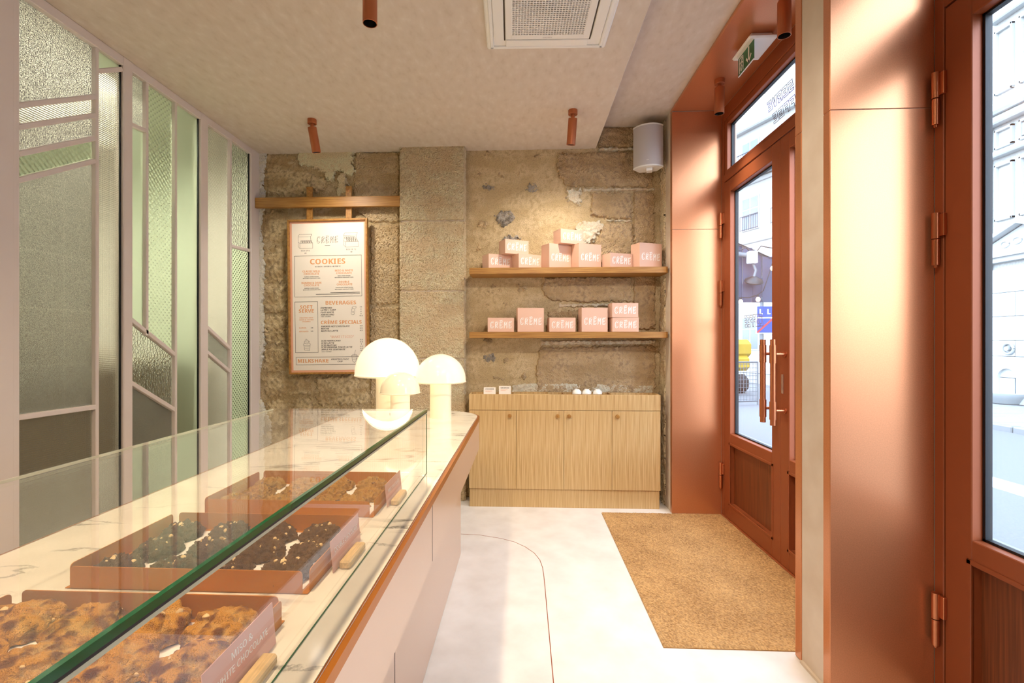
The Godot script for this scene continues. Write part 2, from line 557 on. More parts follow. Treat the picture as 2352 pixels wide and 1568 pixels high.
	opal2.emission_energy_multiplier = 0.6
	var opal3 := mat("opal_soft", Color("f0e2c8"), 0.12)
	opal3.emission_enabled = true
	opal3.emission = Color("ffdfae")
	opal3.emission_energy_multiplier = 0.12
	var glow := mat("spot_glow", Color(1, 1, 1), 0.4)
	glow.emission_enabled = true
	glow.emission = Color("ffe2b8")
	glow.emission_energy_multiplier = 2.0
	var tube := mat("tube_glow", Color(1, 1, 1), 0.4)
	tube.emission_enabled = true
	tube.emission = Color("fffbe8")
	tube.emission_energy_multiplier = 7.0
	var led := mat("led_glow", Color(1, 1, 1), 0.4)
	led.emission_enabled = true
	led.emission = Color("d8fff0")
	led.emission_energy_multiplier = 3.0
	var bulb := mat("bulb_glow", Color(1, 1, 1), 0.4)
	bulb.emission_enabled = true
	bulb.emission = Color("ffb347")
	bulb.emission_energy_multiplier = 6.0
	# outdoors
	tri_map(mat("asphalt", Color(1, 1, 1), 0.85), noise_tex(71, 0.05, 4, [[0.0, Color("585a5e")], [1.0, Color("6a6c6f")]], 1024), Vector3(0.7, 0.7, 0.7))
	mat("road_paint", Color("a1a3a4"), 0.7)
	tri_map(mat("pavement", Color(1, 1, 1), 0.8), fine, Vector3(0.6, 0.6, 0.6))
	M.pavement.albedo_color = Color("838485")
	mat("kerb", Color("717373"), 0.8)
	var facade := tri_map(mat("facade", Color("b2b4b2"), 0.85), fine, Vector3(0.4, 0.4, 0.4))
	bump(facade, fine_n, 0.15)
	mat("facade_trim", Color("acafae"), 0.85)
	mat("facade_dark", Color("8a8f90"), 0.85)
	mat("window_dark", Color("5d6a74"), 0.12)
	mat("slate", Color("7f7890"), 0.6)
	mat("brick_red", Color("87503c"), 0.8)
	mat("iron", Color("3c434c"), 0.6)
	mat("canvas_white", Color("888c8c"), 0.8)
	mat("canvas_blue", Color("3d4459"), 0.85)
	mat("sign_blue", Color("203e8e"), 0.5)
	mat("sign_red", Color("9c2e2e"), 0.5)
	mat("yellow", Color("ad8e20"), 0.5)
	mat("steel", Color("646a6f"), 0.5, 0.3)


func marble_image() -> Image:
	var im := Image.create(768, 768, false, Image.FORMAT_RGB8)
	var f := FastNoiseLite.new()
	f.seed = 5
	f.frequency = 0.0032
	f.fractal_octaves = 4
	f.domain_warp_enabled = true
	f.domain_warp_amplitude = 60.0
	f.domain_warp_frequency = 0.006
	var g := FastNoiseLite.new()
	g.seed = 9
	g.frequency = 0.006
	g.fractal_octaves = 4
	var a := Color("ebe4d2")
	var b := Color("dcd4c2")
	var vein := Color("77746c")
	for y in 768:
		for x in 768:
			var w := f.get_noise_2d(x * 0.55 + y * 0.45, y * 1.7)
			var s := clampf(1.0 - absf(w) * 24.0, 0.0, 1.0)
			var k := g.get_noise_2d(x, y)
			s *= clampf(0.35 + k * 1.6, 0.0, 1.0)
			im.set_pixel(x, y, a.lerp(b, clampf(0.5 + k, 0, 1)).lerp(vein, s * 0.85))
	return im


func diamond_image() -> Image:      # raised lozenges, as a normal map
	var im := Image.create(64, 64, false, Image.FORMAT_RGB8)
	for y in 64:
		for x in 64:
			var u := (x + y) / 64.0 * TAU
			var w := (x - y) / 64.0 * TAU
			var nx := 0.5 * (sin(u) + sin(w))
			var ny := 0.5 * (sin(u) - sin(w))
			im.set_pixel(x, y, Color(0.5 + 0.35 * nx, 0.5 + 0.35 * ny, 0.9))
	return im


func weave_image() -> Image:        # fine reeds running upright, with a faint cross weave
	var im := Image.create(32, 32, false, Image.FORMAT_RGB8)
	for y in 32:
		for x in 32:
			im.set_pixel(x, y, Color(0.5 + 0.16 * sin(x / 32.0 * TAU * 2), 0.5 + 0.34 * sin(y / 32.0 * TAU), 0.9))
	return im


# ---------------------------------------------------------------- the shop itself
func _ready() -> void:
	rng.seed = 7
	camera_and_light()
	materials()
	room_shell()
	back_wall()
	partition()
	shopfront()
	street()
	counter()
	display()
	lamps()
	ceiling_fittings()
	menu()
	cabinet_and_shelves()
	door_mat()


func camera_and_light() -> void:
	var cam := Camera3D.new()
	cam.name = "camera"
	cam.projection = Camera3D.PROJECTION_FRUSTUM
	cam.near = 0.05
	cam.far = 300.0
	cam.size = 1568.0 / FOCAL * cam.near
	cam.frustum_offset = Vector2(26.0, 2.0) / FOCAL * cam.near
	cam.position = Vector3(0, EYE, 0)
	cam.rotation.y = atan(51.0 / FOCAL)
	add_child(cam)
	cam.current = true
	var sky_m := ProceduralSkyMaterial.new()
	sky_m.sky_top_color = Color(0.80, 0.89, 1.0)
	sky_m.sky_horizon_color = Color(0.90, 0.95, 1.0)
	sky_m.ground_bottom_color = Color(0.35, 0.36, 0.38)
	sky_m.ground_horizon_color = Color(0.45, 0.46, 0.48)
	sky_m.energy_multiplier = 12.0
	var sky := Sky.new()
	sky.sky_material = sky_m
	var env := Environment.new()
	env.background_mode = Environment.BG_SKY
	env.sky = sky
	env.tonemap_mode = Environment.TONE_MAPPER_LINEAR
	env.tonemap_exposure = 1.0
	env.sdfgi_enabled = true
	env.ssao_enabled = true
	env.ssil_enabled = true
	var we := WorldEnvironment.new()
	we.name = "sky"
	we.environment = env
	add_child(we)


func lamp_light(l: Light3D, where: Vector3, parent: Node3D, color: Color, energy: float, size: float) -> void:
	l.light_color = color
	l.light_energy = energy
	l.light_size = size
	l.shadow_enabled = true
	l.name = "light"
	parent.add_child(l, true)
	l.position = where


func room_shell() -> void:
	struct_mesh("floor", spanmesh(Vector3(-5.0, -0.15, WALL_BACK - 0.3), Vector3(DOOR_X + 0.1, 0.0, 2.6)), M.floor)
	struct_mesh("ceiling", spanmesh(Vector3(WALL_LEFT - 0.06, CEILING, WALL_BACK - 0.2), Vector3(0.645, 3.6, 2.6), 0.004), M.ceiling)
	struct_mesh("ceiling_high", spanmesh(Vector3(0.645, CEILING_HIGH, WALL_BACK - 0.2), Vector3(WALL_RIGHT + 0.02, 3.6, 2.6)), M.ceiling)
	struct_mesh("wall_rear", spanmesh(Vector3(-5.0, 0, 2.4), Vector3(1.72, 3.6, 2.6)), M.plaster_wall)
	# the left wall goes on towards the viewer beyond the glass partition
	struct_mesh("wall_side", spanmesh(Vector3(-2.55, 0, -2.0), Vector3(WALL_LEFT, CEILING, 2.4)), M.plaster_wall)
	# thin line let into the floor, following the counter
	var b := MB.new()
	var pts := [Vector3(-0.45, 0, -3.482), Vector3(-0.316, 0, -3.472), Vector3(-0.157, 0, -3.418), Vector3(-0.06, 0, -3.362), Vector3(0.015, 0, -3.285), Vector3(0.075, 0, -3.19), Vector3(0.108, 0, -3.09), Vector3(0.122, 0, -2.98), Vector3(0.125, 0, -2.84), Vector3(0.123, 0, 2.0)]
	for i in pts.size() - 1:
		b.bar(pts[i], pts[i + 1], 0.004, 0.0012, Vector3.UP)
	struct_mesh("trim_1", b, M.copper_dark)
	# right wall: corner, pier between the two openings, and the stretch towards the viewer
	var w := structure("wall_right")
	var p := MB.new()
	p.span(Vector3(WALL_RIGHT, 0, WALL_BACK - 0.2), Vector3(1.72, 3.6, -3.974))
	mi("corner", p, M.plaster_wall, w)
	mi("pier", spanmesh(Vector3(WALL_RIGHT, 0, -2.196), Vector3(1.72, 3.6, -1.959)), M.plaster_wall, w)
	mi("wall_panel", spanmesh(Vector3(WALL_RIGHT, 0, -0.136), Vector3(1.72, 3.6, 2.6)), M.plaster_wall, w)
	for z in [[-3.974, -2.196], [-1.959, -0.136]]:
		mi("lintel", spanmesh(Vector3(WALL_RIGHT, 3.259, z[0]), Vector3(1.72, 3.6, z[1])), M.plaster_wall, w)
	struct_mesh("baseboard_right", spanmesh(Vector3(WALL_RIGHT - 0.012, 0, -2.15), Vector3(WALL_RIGHT, 0.012, -2.0)), M.plaster_wall)
	# the work room behind the glass partition
	var k := structure("wall_left_room")
	mi("back_panel", spanmesh(Vector3(-5.0, 0, WALL_BACK - 0.2), Vector3(-4.9, 3.6, 2.4)), M.white_wall, k)
	mi("end_panel", spanmesh(Vector3(-4.9, 0, WALL_BACK - 0.2), Vector3(-2.46, 3.6, WALL_BACK)), M.white_wall, k)
	mi("near_panel", spanmesh(Vector3(-4.9, 0, -0.6), Vector3(-2.55, 3.6, -0.5)), M.white_wall, k)
	mi("top_panel", spanmesh(Vector3(-4.9, 3.2, WALL_BACK), Vector3(-2.46, 3.3, -0.5)), M.white_wall, k)
	var unit := thing("storage_unit", "tall brown work unit blurred behind the textured glass partition", "unit", Vector3(-2.95, 0, -2.6))
	mi("carcass", spanmesh(Vector3(-0.35, 0, -1.6), Vector3(0.0, 1.2, 1.9), 0.01), M.unit_brown, unit)
	mi("worktop", spanmesh(Vector3(-0.37, 1.2, -1.62), Vector3(0.02, 1.235, 1.92), 0.006), M.unit_brown, unit)
	for i in 5:
		mi("door", spanmesh(Vector3(0.0, 0.1, -1.58 + i * 0.69), Vector3(0.018, 1.17, -0.91 + i * 0.69), 0.004), M.unit_brown, unit)
	for d in [[Vector3(-2.66, 3.0, -2.95), 0.32, "short fluorescent tube light glowing just behind the glass partition"], [Vector3(-2.98, 3.10, -2.75), 0.9, "long fluorescent tube light on the work room ceiling"]]:
		var t := thing("tube_light", d[2], "light", d[0])
		mi("housing", boxmesh(Vector3(0, 0.035, 0), Vector3(0.08, 0.04, d[1] + 0.06), 0.008), M.white_plastic, t)
		var tb := MB.new()
		tb.tube([Vector3(0, 0, -d[1] / 2), Vector3(0, 0, d[1] / 2)], 0.016, 10)
		mi("tube", tb, M.tube_glow, t)
	var a := AreaLight3D.new()
	a.area_size = Vector2(0.1, 0.9)
	a.rotation.x = -PI / 2
	var holder := get_node("tube_light_001")
	lamp_light(a, Vector3(0, -0.03, 0), holder, Color("fffaf0"), 13.0, 0.1)


func back_wall() -> void:
	var w := structure("wall_back")
	mi("core", spanmesh(Vector3(-5.0, 0, WALL_BACK - 0.3), Vector3(1.72, 3.6, WALL_BACK - 0.03)), M.stone, w)
	var tan_a := Color(0.537, 0.391, 0.213)
	var tan_b := Color(0.661, 0.516, 0.317)
	var tan_c := Color(0.403, 0.280, 0.148)
	# lime mortar bed over both bays
	mi("mortar_bed", rough_patch(rect(-2.46, 0.0, -1.0, 3.14), 0.0, 0.01, 0.012, Color(0.483, 0.363, 0.192), Color(0.603, 0.488, 0.309), Color(0.363, 0.265, 0.148), 101, 0.008, 0.15), M.stone, w, Vector3(0, 0, WALL_BACK))
	mi("mortar_bed", rough_patch(rect(-0.56, 0.0, 1.26, 3.32), 0.0, 0.01, 0.011, Color(0.537, 0.404, 0.220), Color(0.658, 0.516, 0.309), Color(0.442, 0.322, 0.169), 102, 0.006, 0.1), M.stone, w, Vector3(0, 0, WALL_BACK))
	var sd := 200
	for p in STONES.rubble:
		sd += 7
		mi("stone", rough_patch(flat_poly(p), 0.014, 0.022, 0.008, Color(0.457, 0.329, 0.169), Color(0.661, 0.531, 0.325), Color(0.295, 0.217, 0.125), sd, 0.017, 0.35, 0.045), M.stone, w, Vector3(0, 0, WALL_BACK))
	for p in STONES.ashlar:
		sd += 7
		mi("stone", rough_patch(flat_poly(p), 0.02, 0.012, 0.0052, tan_a, tan_b, Color(0.483, 0.363, 0.220), sd, 0.006, 0.8, 0.016), M.stone_pitted, w, Vector3(0, 0, WALL_BACK))
	for p in STONES.plaster:
		sd += 7
		mi("plaster_patch", rough_patch(flat_poly(p), 0.026, 0.007, 0.006, Color(0.711, 0.587, 0.373), Color(0.711, 0.671, 0.453), Color(0.678, 0.545, 0.346), sd, 0.003, 0.0, 0.035), M.stone, w, Vector3(0, 0, WALL_BACK))
	for p in STONES.white:
		sd += 7
		mi("plaster_patch", rough_patch(flat_poly(p), 0.035, 0.007, 0.007, Color(0.711, 0.688, 0.585), Color(0.711, 0.688, 0.638), Color(0.711, 0.656, 0.491), sd, 0.003, 0.0, 0.018), M.stone, w, Vector3(0, 0, WALL_BACK))
	for p in STONES.block:
		sd += 7
		mi("stone", rough_patch(flat_poly(p), 0.022, 0.01, 0.0055, Color(0.483, 0.342, 0.184), Color(0.591, 0.433, 0.250), Color(0.376, 0.265, 0.163), sd, 0.009, 0.55, 0.02), M.stone_pitted, w, Vector3(0, 0, WALL_BACK))
	for p in STONES.patchwhite:
		sd += 7
		mi("plaster_patch", rough_patch(flat_poly(p), 0.024, 0.01, 0.006, Color(0.711, 0.600, 0.438), Color(0.711, 0.688, 0.559), Color(0.578, 0.419, 0.265), sd, 0.012, 0.0, 0.035), M.stone, w, Vector3(0, 0, WALL_BACK))
	for p in STONES.mortar:
		sd += 7
		mi("mortar_joint", rough_patch(flat_poly(p), 0.020, 0.006, 0.006, Color(0.711, 0.587, 0.412), Color(0.711, 0.688, 0.559), Color(0.520, 0.378, 0.226), sd, 0.01, 0.1, 0.012), M.stone, w, Vector3(0, 0, WALL_BACK))
	for k in STONES.nubs.size():
		var q: Array = STONES.nubs[k]
		var poly := PackedVector2Array()
		for i in 9:
			var a := TAU * i / 9.0
			var r := rng.randf_range(0.75, 1.15)
			poly.append(Vector2(q[0] + cos(a) * q[2] * r * 1.3, q[1] + sin(a) * q[3] * r * 1.3))
		var grey_one := k in [0, 1, 2, 4, 7]
		var ca := Color(0.269, 0.237, 0.199) if grey_one else Color(0.417, 0.307, 0.177)
		mi("stone", rough_patch(poly, 0.012, 0.016, 0.005, ca, ca * 1.5, ca * 0.45, 900 + k * 5, 0.016, 0.6, 0.03), M.stone, w, Vector3(0, 0, WALL_BACK))
	# stone return on the side wall, next to the plaster
	var ret := mi("stone", rough_patch(rect(0.0, 0.0, 0.155, 3.3), 0.012, 0.006, 0.008, Color(0.630, 0.478, 0.292), Color(0.674, 0.575, 0.377), Color(0.561, 0.424, 0.264), 77, 0.012, 0.5), M.stone, w)
	ret.transform = Transform3D(Basis(Vector3.BACK, Vector3.UP, Vector3.LEFT), Vector3(WALL_RIGHT + 0.004, 0, WALL_BACK))
	# pilaster of dressed blocks
	var px0 := -1.085
	var px1 := -0.507
	var pw := structure("wall_pilaster")
	mi("pilaster_core", spanmesh(Vector3(px0 + 0.012, 0, WALL_BACK - 0.05), Vector3(px1 - 0.006, CEILING + 0.05, -4.216)), M.plaster_wall, pw)
	var ys := [0.0, 0.62, 1.245, 1.84, 2.455, 3.13]
	for i in 5:
		mi("stone", rough_patch(rect(px0, ys[i] + 0.002, px1, ys[i + 1] - 0.004), 0.014, 0.007, 0.0048, Color(0.630, 0.478, 0.292), Color(0.674, 0.575, 0.377), Color(0.561, 0.424, 0.264), 500 + i * 9, 0.005, 0.68, 0.008), M.stone_pitted, pw, Vector3(0, 0, -4.214))
	for side in [[px0 + 0.003, Vector3.LEFT, Vector3.BACK], [px1 - 0.003, Vector3.RIGHT, Vector3.FORWARD]]:
		for i in 5:
			var s := mi("stone", rough_patch(rect(0.0, ys[i] + 0.002, 0.105, ys[i + 1] - 0.004), 0.002, 0.004, 0.009, Color(0.630, 0.478, 0.292), Color(0.674, 0.575, 0.377), Color(0.561, 0.424, 0.264), 600 + i * 9, 0.003, 0.4, 0.004, -0.01), M.stone, pw)
			s.transform = Transform3D(Basis(side[2], Vector3.UP, side[1]), Vector3(side[0], 0, WALL_BACK if side[2] == Vector3.BACK else WALL_BACK + 0.108))


func partition() -> void:
	var w := structure("wall_left")
	var x := WALL_LEFT
	var posts := [[-2.34, -2.193], [-2.7883, -2.856], [-3.4828, -3.5669], [-4.1475, -4.30]]
	# uprights and the head and foot rails
	for p in [[-2.0, -2.19, 0.09], [-2.7883, -2.856, 0.09], [-3.4828, -3.5669, 0.09], [-4.1475, -4.30, 0.09]]:
		mi("post", spanmesh(Vector3(x - 0.05, 0, p[1]), Vector3(x + 0.012, CEILING, p[0]), 0.004), M.frame_paint, w)
	mi("post_cover", spanmesh(Vector3(x, 0, -2.0), Vector3(x + 0.022, CEILING, -2.155), 0.004), M.frame_paint, w)
	mi("head_rail", spanmesh(Vector3(x - 0.05, 3.045, -4.30), Vector3(x + 0.010, CEILING, -2.0), 0.004), M.frame_paint, w)
	mi("foot_rail", spanmesh(Vector3(x - 0.05, 0, -4.30), Vector3(x + 0.010, 0.08, -2.0), 0.004), M.frame_paint, w)
	for z in [-2.6165, -2.979, -3.235, -3.865]:
		var low: float = 1.43 if z == -2.979 else 0.08
		mi("glazing_bar", spanmesh(Vector3(x - 0.03, low, z - 0.011), Vector3(x + 0.006, 3.05, z + 0.011), 0.003), M.frame_paint, w)
	for b in [[2.5126, -2.19, 2.7669, -2.6083], [2.409, -2.19, 2.6629, -2.6083], [2.2815, -2.19, 2.5344, -2.6083], [2.1561, -2.19, 2.4072, -2.6083], [1.0284, -2.19, 1.0237, -2.6083], [2.9194, -2.625, 3.0239, -2.79], [2.7231, -2.85, 2.735, -2.969],
			[1.5312, -2.85, 1.3028, -3.2309], [1.1427, -2.85, 0.9209, -3.2309], [1.5093, -3.56, 1.3407, -3.8556], [1.3209, -3.56, 1.15, -3.8556], [2.1807, -3.875, 2.1948, -4.15]]:
		var m := MB.new()
		m.bar(Vector3(x - 0.012, b[0], b[1]), Vector3(x - 0.012, b[2], b[3]), 0.026, 0.036, Vector3.RIGHT, 0.003)
		mi("glazing_bar", m, M.frame_paint, w)
	# each pane a slab of its own between the bars: [material, corners y, z ...]
	var far := 3.05
	var panes := [
		["glass_chip", [2.5126, -2.19, 2.7669, -2.6165, far, -2.6165, far, -2.19]],
		["glass_reeded", [2.409, -2.19, 2.6629, -2.6165, 2.7669, -2.6165, 2.5126, -2.19]],
		["glass_chip", [2.2815, -2.19, 2.5344, -2.6165, 2.6629, -2.6165, 2.409, -2.19]],
		["glass_diamond", [2.1561, -2.19, 2.4072, -2.6165, 2.5344, -2.6165, 2.2815, -2.19]],
		["glass_grain", [1.0284, -2.19, 1.0237, -2.6165, 2.4072, -2.6165, 2.1561, -2.19]],
		["glass_reeded", [0.08, -2.19, 0.08, -2.6165, 1.0237, -2.6165, 1.0284, -2.19]],
		["glass_satin", [2.9194, -2.6165, 3.0239, -2.7883, far, -2.7883, far, -2.6165]],
		["glass_reeded", [0.08, -2.6165, 0.08, -2.7883, 3.0239, -2.7883, 2.9194, -2.6165]],
		["glass_grain", [2.7231, -2.856, 2.735, -2.979, far, -2.979, far, -2.856]],
		["glass_satin", [1.5312, -2.856, 1.456, -2.979, 2.735, -2.979, 2.7231, -2.856]],
		["glass_diamond", [1.456, -2.979, 1.3028, -3.235, far, -3.235, far, -2.979]],
		["glass_hammered", [1.1427, -2.856, 0.9209, -3.235, 1.3028, -3.235, 1.5312, -2.856]],
		["glass_grain", [0.08, -2.856, 0.08, -3.235, 0.9209, -3.235, 1.1427, -2.856]],
		["glass_satin", [0.08, -3.235, 0.08, -3.4828, far, -3.4828, far, -3.235]],
		["glass_reeded", [1.5093, -3.5669, 1.3407, -3.865, far, -3.865, far, -3.5669]],
		["glass_grain", [1.3209, -3.5669, 1.15, -3.865, 1.3407, -3.865, 1.5093, -3.5669]],
		["glass_reeded", [0.08, -3.5669, 0.08, -3.865, 1.15, -3.865, 1.3209, -3.5669]],
		["glass_hammered", [2.1807, -3.865, 2.1948, -4.1475, far, -4.1475, far, -3.865]],
		["glass_diamond", [0.08, -3.865, 0.08, -4.1475, 2.1948, -4.1475, 2.1807, -3.865]],
	]
	for p in panes:
		var q := PackedVector2Array()
		var a: Array = p[1]
		for i in range(0, 8, 2):
			q.append(Vector2(a[i], a[i + 1]))
		var m := MB.new()
		m.xf = Transform3D(Basis(Vector3.UP, Vector3.RIGHT, Vector3.BACK), Vector3(x - 0.02, 0, 0))
		m.prism(q, -0.003, 0.003)
		mi("pane", m, M[p[0]], w)
	for z in [-2.785, -3.480, -4.144]:        # dark glazing seal at the far side of each bay
		mi("seal", spanmesh(Vector3(x - 0.014, 0.08, z - 0.004), Vector3(x - 0.004, 3.05, z + 0.004)), M.black, w)


# ---------------------------------------------------------------- shopfront
func leaf(parent: Node3D, z0: float, z1: float, hinge_far: bool) -> void:
	# z0 is the far edge, z1 the near one; the wide hinge stile is at the frame
	var x0 := DOOR_X
	var x1 := DOOR_X + 0.062
	var g0 := z0 + (0.11 if hinge_far else 0.10)
	var g1 := z1 - (0.10 if hinge_far else 0.11)
	var l := Node3D.new()
	l.name = "leaf"
	parent.add_child(l, true)
	mi("stile", spanmesh(Vector3(x0, 0.012, z0), Vector3(x1, 2.652, g0), 0.003), M.copper_dark, l)
	mi("stile", spanmesh(Vector3(x0, 0.012, g1), Vector3(x1, 2.652, z1), 0.003), M.copper_dark, l)
	for y in [[0.012, 0.14], [0.592, 0.68], [2.556, 2.652]]:
		mi("rail", spanmesh(Vector3(x0, y[0], g0), Vector3(x1, y[1], g1), 0.003), M.copper_dark, l)
	mi("panel", spanmesh(Vector3(x0 + 0.034, 0.13, g0 - 0.005), Vector3(x1 - 0.008, 0.60, g1 + 0.005)), M.panel_wood, l)
	var fr := MB.new()      # thin moulding round the lower panel
	fr.span(Vector3(x0 - 0.004, 0.122, g0 - 0.018), Vector3(x0 + 0.01, 0.14, g1 + 0.018), 0.002)
	fr.span(Vector3(x0 - 0.004, 0.592, g0 - 0.018), Vector3(x0 + 0.01, 0.61, g1 + 0.018), 0.002)
	fr.span(Vector3(x0 - 0.004, 0.122, g0 - 0.018), Vector3(x0 + 0.01, 0.61, g0), 0.002)
	fr.span(Vector3(x0 - 0.004, 0.122, g1), Vector3(x0 + 0.01, 0.61, g1 + 0.018), 0.002)
	mi("moulding", fr, M.copper_dark, l)
	glazing(l, 0.68, 2.556, g0, g1)


func glazing(parent: Node3D, y0: float, y1: float, z0: float, z1: float) -> void:
	var x := DOOR_X + 0.045
	mi("glass", spanmesh(Vector3(x, y0, z0), Vector3(x + 0.008, y1, z1)), M.clear_glass, parent)
	var s := MB.new()
	for q in [[y0, y0 + 0.009, z0, z1], [y1 - 0.009, y1, z0, z1], [y0, y1, z0, z0 + 0.011], [y0, y1, z1 - 0.011, z1]]:
		s.span(Vector3(x - 0.008, q[0], q[2]), Vector3(x + 0.016, q[1], q[3]))
	mi("gasket", s, M.black, parent)


func hinges(parent: Node3D, z: float) -> void:
	for y in [0.327, 1.782, 2.32]:
		var h := MB.new()
		h.tube([Vector3(DOOR_X - 0.018, y - 0.10, z), Vector3(DOOR_X - 0.018, y - 0.002, z)], 0.0125, 12)
		h.tube([Vector3(DOOR_X - 0.018, y + 0.002, z), Vector3(DOOR_X - 0.018, y + 0.10, z)], 0.0135, 12)
		h.lathe([Vector2(0.0, -0.012), Vector2(0.006, -0.009), Vector2(0.007, 0.0)], 10, Vector3(DOOR_X - 0.018, y - 0.10, z))
		h.span(Vector3(DOOR_X - 0.014, y + 0.01, z), Vector3(DOOR_X + 0.001, y + 0.095, z + (0.03 if z < -1.0 and (z < -3.5 or z > -2.1) else -0.03)), 0.002)
		mi("hinge", h, M.copper_rod, parent)


func pull(parent: Node3D, z: float) -> void:
	var h := Node3D.new()
	h.name = "handle"
	parent.add_child(h, true)
	var x := DOOR_X - 0.075
	var b := MB.new()
	b.tube([Vector3(x, 0.88, z), Vector3(x, 1.405, z)], 0.0165, 16)
	mi("rod", b, M.copper_rod, h)
	for y in [0.97, 1.315]:
		var s := MB.new()
		s.tube([Vector3(x, y - 0.055, z), Vector3(x, y + 0.055, z)], 0.02, 16)
		mi("sleeve", s, M.copper_rod, h)
		var t := MB.new()
		t.tube([Vector3(x, y, z), Vector3(DOOR_X, y, z)], 0.0095, 10)
		t.tube([Vector3(DOOR_X - 0.007, y, z), Vector3(DOOR_X, y, z)], 0.018, 14)
		mi("standoff", t, M.copper_rod, h)


func opening(called: String, z0: float, z1: float, handles: bool) -> Node3D:
	var d := structure(called)
	var x0 := DOOR_X - 0.002
	var x1 := DOOR_X + 0.08
	var top := 3.255
	# outer frame and the bar under the transom light
	mi("frame_post", spanmesh(Vector3(x0, 0, z0), Vector3(x1, top, z0 + 0.042), 0.003), M.copper_dark, d)
	mi("frame_post", spanmesh(Vector3(x0, 0, z1 - 0.042), Vector3(x1, top, z1), 0.003), M.copper_dark, d)
	mi("frame_head", spanmesh(Vector3(x0, 3.15, z0 + 0.042), Vector3(x1, top, z1 - 0.042), 0.003), M.copper_dark, d)
	mi("transom_bar", spanmesh(Vector3(x0, 2.66, z0 + 0.042), Vector3(x1, 2.715, z1 - 0.042), 0.003), M.copper_dark, d)
	var light := Node3D.new()
	light.name = "transom_light"
	d.add_child(light, true)
	for q in [[2.715, 3.15, z0 + 0.042, z0 + 0.09], [2.715, 3.15, z1 - 0.09, z1 - 0.042], [3.105, 3.15, z0 + 0.09, z1 - 0.09], [2.715, 2.745, z0 + 0.09, z1 - 0.09]]:
		mi("rail", spanmesh(Vector3(x0 + 0.006, q[0], q[2]), Vector3(x1 - 0.01, q[1], q[3]), 0.003), M.copper_dark, light)
	glazing(light, 2.745, 3.105, z0 + 0.09, z1 - 0.09)
	var mid := (z0 + z1) / 2.0
	leaf(d, z0 + 0.045, mid - 0.002, true)
	leaf(d, mid + 0.002, z1 - 0.045, false)
	hinges(d, z0 + 0.026)
	if handles:
		pull(d, mid - 0.062)
		pull(d, mid + 0.062)
		mi("lock_plate", boxmesh(Vector3(DOOR_X - 0.002, 1.13, mid + 0.03), Vector3(0.006, 0.12, 0.022), 0.002), M.chrome, d)
	# brushed copper lining of the reveal
	var t := 0.004
	for y in [[0.004, 2.298], [2.301, 3.251]]:
		mi("jamb_panel", spanmesh(Vector3(WALL_RIGHT - t, y[0], z0 - t), Vector3(x0, y[1], z0), 0.001), M.copper, d)
		mi("jamb_panel", spanmesh(Vector3(WALL_RIGHT - t, y[0], z1), Vector3(x0, y[1], z1 + t), 0.001), M.copper, d)
		mi("architrave", spanmesh(Vector3(WALL_RIGHT - t, y[0], z0 - 0.045), Vector3(WALL_RIGHT + 0.001, y[1], z0 - t), 0.001), M.copper, d)
		mi("architrave", spanmesh(Vector3(WALL_RIGHT - t, y[0], z1 + t), Vector3(WALL_RIGHT + 0.001, y[1], z1 + 0.045), 0.001), M.copper, d)
	mi("soffit_panel", spanmesh(Vector3(WALL_RIGHT - t, top, z0), Vector3(x0, top + t, z1), 0.001), M.copper, d)
	mi("architrave", spanmesh(Vector3(WALL_RIGHT - t, top + t, z0 - 0.045), Vector3(WALL_RIGHT + 0.001, top + 0.026, z1 + 0.045), 0.001), M.copper, d)
	mi("sill", spanmesh(Vector3(DOOR_X - 0.01, 0.0, z0), Vector3(1.74, 0.012, z1), 0.002), M.copper_dark, d)
	return d


func shopfront() -> void:
	var d := opening("door_1", -3.970, -2.200, true)
	opening("door_2", -1.955, -0.140, false)
	# lettering on the glass, to be read from the street
	var turn := Basis(Vector3.FORWARD, Vector3.UP, Vector3.RIGHT)
	outline_word("COFFEE", 0.27, 0.085, 0.0042, M.decal_gold, d, Vector3(DOOR_X + 0.0535, 1.50, -3.408), turn, 0.02)
	outline_word("SOFT SERVE", 0.62, 0.072, 0.0042, M.decal, d, Vector3(DOOR_X + 0.0535, 2.935, -2.715), turn, 0.02)
	outline_word("COFFEE", 0.40, 0.072, 0.0042, M.decal, d, Vector3(DOOR_X + 0.0535, 2.825, -2.865), turn, 0.02)


